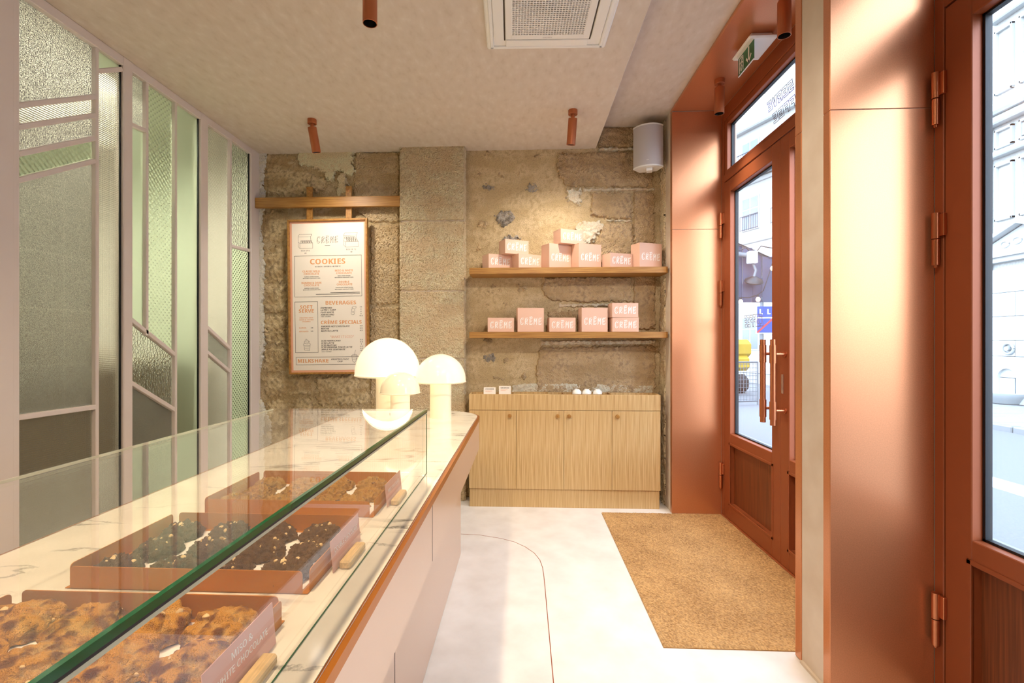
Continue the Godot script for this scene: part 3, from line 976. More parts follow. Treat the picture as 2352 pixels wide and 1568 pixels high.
const GLYPHS := {      # block letters as outlines on a 4 x 6 grid
	"C": [[0, 0, 4, 0, 4, 1.4, 1.4, 1.4, 1.4, 4.6, 4, 4.6, 4, 6, 0, 6, 0, 0]],
	"O": [[0, 0, 4, 0, 4, 6, 0, 6, 0, 0], [1.4, 1.4, 2.6, 1.4, 2.6, 4.6, 1.4, 4.6, 1.4, 1.4]],
	"F": [[0, 0, 1.4, 0, 1.4, 2.4, 3.4, 2.4, 3.4, 3.6, 1.4, 3.6, 1.4, 4.8, 4, 4.8, 4, 6, 0, 6, 0, 0]],
	"E": [[0, 0, 4, 0, 4, 1.2, 1.4, 1.2, 1.4, 2.4, 3.4, 2.4, 3.4, 3.6, 1.4, 3.6, 1.4, 4.8, 4, 4.8, 4, 6, 0, 6, 0, 0]],
	"S": [[0, 0, 4, 0, 4, 3.5, 1.3, 3.5, 1.3, 4.8, 4, 4.8, 4, 6, 0, 6, 0, 2.5, 2.7, 2.5, 2.7, 1.2, 0, 1.2, 0, 0]],
	"T": [[1.3, 0, 2.7, 0, 2.7, 4.7, 4, 4.7, 4, 6, 0, 6, 0, 4.7, 1.3, 4.7, 1.3, 0]],
	"R": [[0, 0, 1.3, 0, 1.3, 2.2, 2.6, 0, 4, 0, 2.9, 2.3, 4, 2.8, 4, 6, 0, 6, 0, 0], [1.3, 3.5, 2.7, 3.5, 2.7, 4.8, 1.3, 4.8, 1.3, 3.5]],
	"V": [[1.3, 0, 2.7, 0, 4, 6, 2.7, 6, 2, 2.2, 1.3, 6, 0, 6, 1.3, 0]],
}


func outline_word(word: String, w: float, h: float, line: float, m: Material, parent: Node3D, where: Vector3, turn: Basis, lean: float) -> void:
	var unit := w / (word.length() * 5.0 - 1.0)
	var b := MB.new()
	b.xf = Transform3D(turn, where)
	for i in word.length():
		for loop in GLYPHS.get(word[i], []):
			var pts := []
			for k in range(0, loop.size(), 2):
				pts.append(Vector2((i * 5.0 + loop[k]) * unit + loop[k + 1] / 6.0 * lean, loop[k + 1] / 6.0 * h))
			b.ribbon(pts, line, 0.0008)
	mi("lettering", b, m, parent)


# ---------------------------------------------------------------- counter
func rounded_end(x_front: float, z_end: float, r: float, x_back: float, z_near: float) -> PackedVector2Array:
	# plan of the counter: straight front, rounded far corner
	var p := PackedVector2Array([Vector2(x_front, z_near), Vector2(x_front, z_end + r)])
	for i in range(1, 15):
		var a := PI / 2 * i / 14.0
		p.append(Vector2(x_front - r + cos(a) * r, z_end + r - sin(a) * r))
	p.append(Vector2(x_back, z_end))
	p.append(Vector2(x_back, z_near))
	return p


func counter() -> void:
	var c := thing("counter", "shop counter clad in pale brushed copper with a rounded far end", "counter", Vector3(-0.75, 0, -1.2))
	var off := Vector3(0.75, 0, 1.2)
	var near := 1.3
	var m := MB.new()
	m.xf.origin = off
	m.prism(rounded_end(-0.407, -3.315, 0.17, -1.16, near), 0.004, 0.70, true)
	mi("base", m, M.copper_pale, c)
	m = MB.new()
	m.xf.origin = off
	m.prism(rounded_end(-0.2865, -3.433, 0.284, -1.205, near), 0.692, 0.873, true)
	mi("skirt", m, M.copper_pale, c)
	m = MB.new()
	m.xf.origin = off
	m.prism(rounded_end(-0.2845, -3.435, 0.286, -1.207, near), 0.8735, 0.897, true)
	mi("band", m, M.copper_band, c)
	for z in [-1.52, -3.0, 0.0]:
		var s := MB.new()
		s.xf.origin = off
		s.span(Vector3(-0.4075, 0.004, z - 0.0012), Vector3(-0.4062, 0.69, z + 0.0012))
		s.span(Vector3(-0.2870, 0.694, z - 0.0012), Vector3(-0.2860, 0.872, z + 0.0012))
		if z != -3.0:
			mi("seam", s, M.black, c)
	var top := thing("worktop", "cream marble worktop with grey veins on the copper counter", "worktop", Vector3(-0.75, 0.875, -1.2))
	m = MB.new()
	m.xf.origin = Vector3(0.75, -0.875, 1.2)
	m.prism(rounded_end(-0.300, -3.42, 0.271, -1.192, near), 0.8972, TOP, true)
	mi("slab", m, M.marble, top)
	m = MB.new()
	m.xf.origin = Vector3(0.75, -0.875, 1.2)
	m.walls(rounded_end(-0.2965, -3.4235, 0.2745, -1.1955, near), 0.8972, TOP - 0.0005, true)
	mi("edge", m, M.marble_edge, top)


func display() -> void:
	var g := thing("display_case", "glass display case with green edges standing on the marble worktop", "display case", Vector3(-0.65, TOP, -0.8))
	var off := Vector3(0.65, -TOP, 0.8)
	var xa := -0.945
	var xb := -0.362
	var za := -1.79
	var zb := 0.55
	var y1 := 1.137
	mi("top_pane", spanmesh(Vector3(xa, y1 - 0.008, za) + off, Vector3(xb + 0.004, y1, zb) + off), M.clear_glass, g)
	mi("front_pane", spanmesh(Vector3(xb - 0.004, TOP + 0.001, za + 0.008) + off, Vector3(xb + 0.004, y1 - 0.0085, zb) + off), M.clear_glass, g)
	mi("end_pane", spanmesh(Vector3(xa, TOP + 0.001, za) + off, Vector3(xb - 0.004, y1 - 0.0085, za + 0.008) + off), M.clear_glass, g)
	var e := MB.new()
	e.xf.origin = off
	e.span(Vector3(xb + 0.0041, y1 - 0.008, za), Vector3(xb + 0.0056, y1, zb))
	e.span(Vector3(xb - 0.0005, y1, za), Vector3(xb + 0.0056, y1 + 0.0008, zb))
	mi("edge", e, M.glass_edge, g)
	e = MB.new()
	e.xf.origin = off
	e.span(Vector3(xb - 0.0035, y1 - 0.0115, za), Vector3(xb + 0.0052, y1 - 0.0082, zb))
	mi("seal", e, M.black, g)
	e = MB.new()
	e.xf.origin = off
	e.span(Vector3(xb + 0.0041, y1 - 0.0165, za), Vector3(xb + 0.0048, y1 - 0.0116, zb))
	e.span(Vector3(xa, y1 - 0.007, za), Vector3(xa + 0.001, y1 - 0.001, zb))
	mi("edge", e, M.glass_edge_pale, g)
	e = MB.new()
	e.xf.origin = off
	e.span(Vector3(xb + 0.004, TOP + 0.0005, za), Vector3(xb + 0.0052, TOP + 0.003, zb))
	e.span(Vector3(xb + 0.002, TOP + 0.002, za - 0.001), Vector3(xb + 0.0045, y1 - 0.009, za + 0.001))
	mi("edge", e, M.glass_edge, g)
	# trays of cookies
	tray(-0.980, "copper-coloured tray of dark double chocolate cookies, between the two other trays", 1)
	tray(-1.325 - 0.065, "copper-coloured tray of chunky golden cookies next to the lamps end of the case", 2)
	tray(-0.585, "copper-coloured tray of large browned cookies with a miso and white chocolate card", 0)
	card(-1.0, ["DOUBLE CHOCOLATE"], "pink name card reading double chocolate in a pine holder")
	card(-1.405, ["MILK CHOCOLATE"], "pink name card reading milk chocolate in a pine holder")
	card(-0.592, ["MISO &", "WHITE CHOCOLATE"], "pink name card reading miso and white chocolate in a pine holder")


func tray(z_front: float, label: String, kind: int) -> void:
	var w := 0.49
	var d := 0.305
	z_front = [-0.520, -0.915, -1.325][kind]
	var at := Vector3(-0.66, TOP, z_front - d / 2)
	var t := thing("tray", label, "tray", at, 0.0, "cookie trays in the display case")
	mi("bottom", boxmesh(Vector3(0, 0.0015, 0), Vector3(w, 0.002, d), 0.0005), M.tray, t)
	var hgt := 0.044
	for s in [-1.0, 1.0]:
		var f := MB.new()       # flanges stop short of the corners and have rounded ends
		f.xf = Transform3D(Basis(Vector3.RIGHT, Vector3.BACK, Vector3.UP), Vector3(0, 0.0005, s * (d / 2 - 0.001)))
		f.prism(flange(w - 0.022, hgt), -0.001, 0.001)
		mi("flange", f, M.tray, t)
		f = MB.new()
		f.xf = Transform3D(Basis(Vector3.BACK, Vector3.LEFT, Vector3.UP), Vector3(s * (w / 2 - 0.001), 0.0005, 0))
		f.prism(flange(d - 0.022, hgt), -0.001, 0.001)
		mi("flange", f, M.tray, t)
	var l := tag(mi("paper_liner", boxmesh(Vector3.ZERO, Vector3(w - 0.03, 0.0006, d - 0.03)), M.paper, self, at + Vector3(0, 0.0031, 0)), "white paper liner under the " + ["large browned", "dark double chocolate", "chunky golden"][kind] + " cookies", "paper", "tray liners")
	var cols := 4
	var rows := 3
	var variants := []
	for i in 5:
		variants.append(cookie_mesh(kind, 40 + kind * 50 + i))
	var labels := ["large lumpy cookie with browned top on the miso and white chocolate tray", "dark chocolate cookie with pale chunks on the double chocolate tray", "chunky golden cookie on the milk chocolate tray"]
	for j in rows:
		for i in cols:
			var cx := (i - (cols - 1) / 2.0) * 0.1165 + rng.randf_range(-0.005, 0.005) + (0.008 if j % 2 else -0.006)
			var cz := (j - (rows - 1) / 2.0) * 0.094 + rng.randf_range(-0.002, 0.002)
			var n := rng.randi() % 5
			var c := thing("cookie", labels[kind], "cookie", at + Vector3(cx, 0.0035, cz), rng.randf() * TAU, ["browned cookies", "dark chocolate cookies", "golden cookies"][kind])
			c.scale = Vector3.ONE * rng.randf_range(0.94, 1.06)
			mi("crust", variants[n][0], M.cookie, c)
			mi("chips", variants[n][1], M.white_chips if kind < 2 else M.brown_chips, c).set_meta("kind", "stuff")


func flange(w: float, h: float) -> PackedVector2Array:
	var p := PackedVector2Array([Vector2(-w / 2, 0), Vector2(w / 2, 0)])
	var r := 0.008
	for i in 5:
		var a := PI / 2 * i / 4.0
		p.append(Vector2(w / 2 - r + cos(a) * r, h - r + sin(a) * r))
	for i in 5:
		var a := PI / 2 + PI / 2 * i / 4.0
		p.append(Vector2(-w / 2 + r + cos(a) * r, h - r + sin(a) * r))
	return p


func cookie_mesh(kind: int, sd: int) -> Array:
	var f := FastNoiseLite.new()
	f.seed = sd
	f.frequency = [26.0, 60.0, 48.0][kind]
	f.fractal_octaves = 3
	var lump := FastNoiseLite.new()
	lump.seed = sd + 3
	lump.noise_type = FastNoiseLite.TYPE_CELLULAR
	lump.cellular_return_type = FastNoiseLite.RETURN_DISTANCE
	lump.frequency = [26.0, 46.0, 42.0][kind]
	var crumb := FastNoiseLite.new()
	crumb.seed = sd + 5
	crumb.frequency = [120.0, 170.0, 150.0][kind]
	crumb.fractal_octaves = 2
	var rr: float = [0.0525, 0.0465, 0.0465][kind]
	var hh: float = [0.040, 0.034, 0.034][kind]
	var rings := 34
	var segs := 80
	var pts := []
	var cols := []
	for j in rings + 1:
		var row := []
		var crow := []
		var t := PI * 0.62 * j / rings           # from the top down past the rim
		for i in segs:
			var a := TAU * i / segs
			var dir := Vector3(sin(t) * cos(a), cos(t), sin(t) * sin(a))
			var base := Vector3(dir.x * rr, maxf(dir.y, -0.2) * hh * 0.75 + hh * 0.22, dir.z * rr)
			var cell := lump.get_noise_3d(base.x, base.y * 1.4, base.z)        # -1 .. about 0
			var nz := f.get_noise_3d(base.x, base.y, base.z)
			var amp: float = [0.015, 0.012, 0.012][kind]
			var hgt: float = (-cell - 0.45) * amp * 1.2 + nz * amp * 0.9 + crumb.get_noise_3d(base.x, base.y, base.z) * [0.002, 0.0036, 0.0032][kind]
			var p: Vector3 = base + dir * hgt
			p.y = maxf(p.y, 0.0)
			row.append(p)
			var bake := clampf(0.5 + hgt / amp * 0.8 + nz * 0.6, 0.0, 1.0)
			var col: Color
			if kind == 0:
				col = Color(0.74, 0.33, 0.045).lerp(Color(0.20, 0.055, 0.010), clampf(f.get_noise_3d(base.x * 1.3 + 3.0, base.y, base.z * 1.3) * 2.6 + 0.30, 0, 1)).lerp(Color(0.84, 0.54, 0.19), clampf(0.5 - bake, 0, 1))
			elif kind == 1:
				col = Color(0.060, 0.030, 0.014).lerp(Color(0.125, 0.066, 0.030), bake)
			else:
				col = Color(0.48, 0.21, 0.035).lerp(Color(0.72, 0.40, 0.09), bake).lerp(Color(0.27, 0.12, 0.025), clampf(nz * 2.5, 0, 1) * 0.7)
			crow.append(col)
		pts.append(row)
		cols.append(crow)
	var b := MB.new()
	var nrm := []
	for j in rings + 1:
		var row := []
		for i in segs:
			var du: Vector3 = pts[j][(i + 1) % segs] - pts[j][(i - 1 + segs) % segs]
			var dv: Vector3 = pts[mini(j + 1, rings)][i] - pts[maxi(j - 1, 0)][i]
			var m := du.cross(dv)
			if j == 0:
				m = Vector3.UP
			elif m.dot(pts[j][i] - Vector3(0, 0.006, 0)) < 0:
				m = -m
			row.append(m.normalized())
		nrm.append(row)
	for j in rings:
		for i in segs:
			var k := (i + 1) % segs
			var q := [[j, i], [j, k], [j + 1, k], [j + 1, i]]
			for tr in [[0, 1, 2], [0, 2, 3]]:
				if j == 0 and tr[1] == 1:
					continue
				var A: Array = q[tr[0]]
				var B: Array = q[tr[1]]
				var C: Array = q[tr[2]]
				var flip: bool = ((pts[B[0]][B[1]] - pts[A[0]][A[1]]) as Vector3).cross(pts[C[0]][C[1]] - pts[A[0]][A[1]]).dot(nrm[A[0]][A[1]] + nrm[C[0]][C[1]]) > 0.0
				for r in ([A, C, B] if flip else [A, B, C]):
					b.tint = cols[r[0]][r[1]]
					b.put(pts[r[0]][r[1]], nrm[r[0]][r[1]])
	var chips := MB.new()
	var rg := RandomNumberGenerator.new()
	rg.seed = sd
	for i in [3, 9, 3][kind]:
		var j := rg.randi_range(2, int(rings * 0.72))
		var s := rg.randi() % segs
		var p: Vector3 = pts[j][s]
		var m: Vector3 = nrm[j][s]
		var sz := rg.randf_range(0.0028, 0.0078)
		chips.xf = Transform3D(Basis(Vector3(rg.randf() - 0.5, rg.randf(), rg.randf() - 0.5).normalized(), rg.randf() * TAU), p - m * sz * 0.1)
		chips.lathe([Vector2(0, -sz * 0.5), Vector2(sz * 0.5, -sz * 0.42), Vector2(sz * rg.randf_range(0.6, 0.95), -sz * 0.05), Vector2(sz * 0.55, sz * 0.34), Vector2(0, sz * rg.randf_range(0.4, 0.7))], 7)
	return [b.done(), chips.done()]


func card(z_near: float, lines: Array, label: String) -> void:
	var length := 0.172
	var c := thing("name_card", label, "card", Vector3(-0.399, TOP, z_near - length / 2))
	var lean := 0.10
	var face := Basis(Vector3.FORWARD, Vector3.UP, Vector3.RIGHT) * Basis(Vector3.RIGHT, -lean)
	var s := MB.new()
	s.xf = Transform3D(face, Vector3.ZERO)
	s.box(Vector3(0, 0.034, 0), Vector3(length, 0.066, 0.0012))
	mi("sheet", s, M.card_pink, c)
	for i in lines.size():
		var wd: float = 0.0105 * (lines[i] as String).length() * 0.82
		var y: float = 0.043 - i * 0.017 if lines.size() > 1 else 0.034
		text(lines[i], wd, 0.0095, M.white_ink, c, face * Vector3(0, y + 0.008, 0.0009), false, "lettering", face)
	var h := boxmesh(Vector3(0.017, 0.0095, 0.015), Vector3(0.024, 0.018, 0.105), 0.0035)
	mi("holder", h, M.pine, c)


func lamps() -> void:
	for d in [[Vector3(-0.909, TOP, -3.22), 0.2165, 0.0796, 0.262, 0.518, "opal_bright", 0.22, "largest mushroom lamp, white glass dome glowing brightest on the counter"],
			[Vector3(-0.535, TOP, -3.124), 0.164, 0.070, 0.229, 0.411, "opal", 0.11, "medium white glass mushroom lamp nearest the rounded counter end"],
			[Vector3(-0.757, TOP, -2.957), 0.1205, 0.0595, 0.174, 0.306, "opal_soft", 0.06, "smallest cream glass mushroom lamp in front of the big one"]]:
		var l := thing("mushroom_lamp", d[7], "lamp", d[0], 0.0, "mushroom lamps on the counter")
		var rd: float = d[1]
		var rs: float = d[2]
		var y0: float = d[3]
		var y1: float = d[4]
		var s := MB.new()
		s.lathe([Vector2(0, 0), Vector2(rs, 0), Vector2(rs, 0.004), Vector2(rs, y0 * 0.5), Vector2(rs, y0 + 0.02), Vector2(0, y0 + 0.02)], 40)
		mi("stem", s, M.opal_soft, l)
		var prof := [Vector2(rs, y0 - 0.002), Vector2(rd * 0.94, y0 - 0.004), Vector2(rd * 0.995, y0 - 0.001), Vector2(rd * 1.012, y0 + 0.006), Vector2(rd, y0 + 0.012)]
		for i in range(1, 17):
			var a := PI / 2 * i / 16.0
			prof.append(Vector2(cos(a) * rd, y0 + 0.012 + sin(a) * (y1 - y0 - 0.012)))
		prof[prof.size() - 1].x = 0.0
		var dome := MB.new()
		dome.lathe(prof, 56)
		mi("shade", dome, M[d[5]], l)
		var rim := MB.new()
		var ring := []
		for i in 57:
			ring.append(Vector3(cos(TAU * i / 56.0) * rd * 1.004, y0 + 0.003, sin(TAU * i / 56.0) * rd * 1.004))
		rim.tube(ring, 0.0035, 6, false)
		mi("rim", rim, M.opal_soft, l)
		if rd < 0.13:
			mi("switch", boxmesh(Vector3(-rs - 0.002, 0.045, 0.01), Vector3(0.008, 0.016, 0.008), 0.002), M.black, l)
		var o := OmniLight3D.new()
		lamp_light(o, Vector3(0, (y0 + y1) / 2, 0), l, Color("ffe4b8"), d[6], rd * 0.8)
		o.omni_range = 12.0


# ---------------------------------------------------------------- ceiling
func spot(where: Vector3, aim: Vector3, energy: float, label: String, angle := 48.0, color := Color("fff3e2")) -> void:
	var s := thing("ceiling_spot", label, "spotlight", where, 0.0, "copper cylinder spotlights")
	var m := MB.new()
	m.lathe([Vector2(0, -0.034), Vector2(0.032, -0.034), Vector2(0.034, -0.032), Vector2(0.034, 0), Vector2(0, 0)], 24)
	mi("ceiling_rose", m, M.spot_paint, s)
	m = MB.new()
	m.tube([Vector3(0, -0.034, 0), Vector3(0, -0.066, 0)], 0.0135, 12)
	mi("joint", m, M.spot_paint, s)
	var d := aim.normalized()
	var side := d.cross(Vector3.BACK if absf(d.z) < 0.9 else Vector3.RIGHT).normalized()
	var pivot := Vector3(0, -0.058, 0)
	var fr := Transform3D(Basis(side, -d, side.cross(-d).normalized()), pivot)
	m = MB.new()
	m.xf = fr
	m.lathe([Vector2(0.0295, -0.10), Vector2(0.0305, -0.186), Vector2(0.033, -0.185), Vector2(0.033, -0.004), Vector2(0.0315, -0.001), Vector2(0, 0)], 28)
	mi("cylinder", m, M.spot_paint, s)
	m = MB.new()
	m.xf = fr
	m.lathe([Vector2(0.0, -0.131), Vector2(0.014, -0.13)], 24)
	mi("lens", m, M.spot_glow, s)
	m = MB.new()
	m.xf = fr
	m.lathe([Vector2(0.014, -0.129), Vector2(0.0295, -0.183)], 24)
	mi("baffle", m, M.dark_lens, s)
	var l := SpotLight3D.new()
	lamp_light(l, pivot + d * 0.20, s, color, energy, 0.05)
	l.look_at_from_position(s.position + pivot + d * 0.20, s.position + pivot + d * 2.0, Vector3.BACK if absf(d.z) < 0.9 else Vector3.RIGHT)
	l.spot_angle = angle
	l.spot_angle_attenuation = 1.0
	l.spot_range = 14.0


func ceiling_fittings() -> void:
	spot(Vector3(-1.62, CEILING, -3.647), Vector3(0.10, -1, -0.22), 1.35, "copper cylinder spotlight on the low ceiling above the menu board", 72)
	spot(Vector3(0.369, CEILING, -3.59), Vector3(-0.06, -1, -0.25), 1.6, "copper cylinder spotlight on the low ceiling above the box shelves", 72)
	spot(Vector3(-0.705, CEILING, -2.20), Vector3(0.0, -1, 0.0), 1.4, "copper cylinder spotlight on the low ceiling beside the air conditioner", 52, Color("ffeacb"))
	spot(Vector3(-0.70, CEILING, -0.9), Vector3(-0.12, -1, -0.25), 3.4, "copper cylinder spotlight over the cookie display case", 55, Color("ffe4bc"))
	spot(Vector3(-0.70, CEILING, 0.5), Vector3(0.02, -1, -0.4), 2.6, "copper cylinder spotlight behind the viewer over the counter", 55, Color("ffe4bc"))
	spot(Vector3(0.40, CEILING, -0.9), Vector3(0.02, -1, -1.1), 4.2, "added unseen copper cylinder spotlight over the middle of the floor, washing the back wall", 50)  # added out of view, aimed to brighten the back wall and cabinet
	spot(Vector3(0.40, CEILING, 0.8), Vector3(0.0, -1, 0.0), 2.4, "added unseen copper cylinder fill spotlight over the floor by the rear wall", 60)  # extra spotlight put in behind the viewer as general fill
	spot(Vector3(1.398, 3.255, -3.505), Vector3(-0.02, -1, 0.0), 1.5, "copper cylinder spotlight under the door lintel by the stone wall", 45)
	spot(Vector3(1.385, 3.255, -2.63), Vector3(0.0, -1, 0.0), 1.5, "copper cylinder spotlight under the door lintel by the plaster pier", 45)
	# air conditioning cassette
	var a := thing("air_conditioner", "white square ceiling air conditioner cassette with a perforated grille", "air conditioner", Vector3(0.14, CEILING, -2.46), deg_to_rad(1.3))
	var p := 0.338
	mi("panel", boxmesh(Vector3(0, -0.011, 0), Vector3(2 * p, 0.022, 2 * p), 0.008), M.white_plastic, a)
	var rim := MB.new()
	for s in [-1.0, 1.0]:
		rim.box(Vector3(s * (p - 0.03), -0.025, 0), Vector3(0.02, 0.012, 2 * p - 0.04), 0.004)
		rim.box(Vector3(0, -0.025, s * (p - 0.03)), Vector3(2 * p - 0.04, 0.012, 0.02), 0.004)
	mi("rim", rim, M.white_plastic, a)
	for s in [-1.0, 1.0]:
		mi("louvre", boxmesh(Vector3(s * 0.268, -0.027, 0), Vector3(0.055, 0.008, 0.46), 0.003), M.white_plastic, a)
		mi("louvre", boxmesh(Vector3(0, -0.027, s * 0.268), Vector3(0.46, 0.008, 0.055), 0.003), M.white_plastic, a)
		mi("slot", boxmesh(Vector3(s * 0.236, -0.0225, 0), Vector3(0.008, 0.002, 0.50)), M.grille_dark, a)
	mi("intake", boxmesh(Vector3(0, -0.0235, 0), Vector3(0.40, 0.003, 0.40)), M.grille_dark, a)
	var g := MB.new()
	for i in 27:
		g.box(Vector3(-0.195 + i * 0.015, -0.028, 0), Vector3(0.0045, 0.006, 0.40))
		g.box(Vector3(0, -0.0285, -0.195 + i * 0.015), Vector3(0.40, 0.006, 0.006))
	for s in [-1.0, 1.0]:
		g.box(Vector3(s * 0.213, -0.028, 0), Vector3(0.036, 0.008, 0.462), 0.002)
		g.box(Vector3(0, -0.028, s * 0.213), Vector3(0.40, 0.008, 0.036), 0.002)
	mi("grille", g, M.white_plastic, a)
	text("DAIKIN", 0.05, 0.008, M.speaker_cloth, a, Vector3(0.0, -0.0324, -0.214), true, "lettering", Basis(Vector3.RIGHT, PI / 2))
	# exit sign under the lintel
	var e := thing("exit_sign", "emergency exit sign with a green running-man blade under the copper lintel", "sign", Vector3(1.44, 3.255, -3.08))
	mi("mount", boxmesh(Vector3(0, -0.012, 0), Vector3(0.13, 0.024, 0.20), 0.006), M.white_plastic, e)
	mi("housing", boxmesh(Vector3(0, -0.034, 0), Vector3(0.17, 0.02, 0.25), 0.008), M.white_plastic, e)
	for z in [-0.05, 0.05]:
		var led := MB.new()
		led.lathe([Vector2(0, -0.006), Vector2(0.006, -0.003), Vector2(0.007, 0)], 12, Vector3(-0.03, -0.044, z))
		mi("led", led, M.led_glow, e)
	mi("blade", boxmesh(Vector3(-0.05, -0.10, 0), Vector3(0.004, 0.115, 0.21), 0.001), M.exit_green, e)
	mi("blade_edge", boxmesh(Vector3(-0.05, -0.159, 0), Vector3(0.007, 0.004, 0.21), 0.001), M.white_plastic, e)
	for sx in [-1.0, 1.0]:
		var mk := MB.new()
		mk.xf = Transform3D(Basis(Vector3(0, 0, sx), Vector3.UP, Vector3(-sx, 0, 0)), Vector3(-0.05 - sx * 0.0022, -0.10, 0))
		# door, runner and arrow
		mk.ribbon([Vector2(-0.085, -0.045), Vector2(-0.085, 0.045), Vector2(-0.035, 0.045), Vector2(-0.035, -0.045)], 0.007)
		mk.ribbon([Vector2(-0.055, 0.022), Vector2(-0.062, 0.0), Vector2(-0.05, -0.018), Vector2(-0.058, -0.04)], 0.008)
		mk.ribbon([Vector2(-0.06, 0.0), Vector2(-0.078, -0.03)], 0.007)
		mk.ribbon([Vector2(-0.076, 0.012), Vector2(-0.058, 0.018), Vector2(-0.042, 0.004)], 0.006)
		mk.ribbon([Vector2(-0.052, 0.031), Vector2(-0.050, 0.034)], 0.011)
		mk.ribbon([Vector2(0.04, 0.045), Vector2(0.04, -0.04)], 0.014)
		mk.ribbon([Vector2(0.012, -0.012), Vector2(0.04, -0.042), Vector2(0.068, -0.012)], 0.013)
		mi("pictogram", mk, M.white_ink, e)
	# loudspeaker in the corner
	var s2 := thing("loudspeaker", "light grey loudspeaker with a curved front in the wall corner", "speaker", Vector3(1.058, 2.85, -4.14), deg_to_rad(-16))
	var prof := PackedVector2Array()
	for i in 15:
		var t := i / 14.0
		var ang := lerpf(-1.0, 1.0, t)
		prof.append(Vector2(sin(ang) / sin(1.0) * 0.122, 0.02 + (cos(ang) - cos(1.0)) / (1 - cos(1.0)) * 0.07))
	prof.append(Vector2(0.07, -0.07))
	prof.append(Vector2(-0.07, -0.07))
	var body := MB.new()
	body.prism(prof, 0.0, 0.012, true)
	body.prism(prof, 0.342, 0.354, true)
	mi("cap", body, M.white_plastic, s2)
	var cl := PackedVector2Array()
	for q in prof:
		cl.append(q * 0.985)
	body = MB.new()
	body.prism(cl, 0.012, 0.342, true)
	mi("cabinet", body, M.speaker_cloth, s2)
	mi("badge", boxmesh(Vector3(0.0, 0.05, 0.0895), Vector3(0.02, 0.005, 0.003), 0.001), M.white_plastic, s2)
	mi("bracket", boxmesh(Vector3(0.01, -0.012, 0.01), Vector3(0.05, 0.026, 0.07), 0.005), M.white_plastic, s2)
	mi("wall_arm", boxmesh(Vector3(0.01, 0.17, -0.08), Vector3(0.05, 0.07, 0.07), 0.005), M.black, s2)


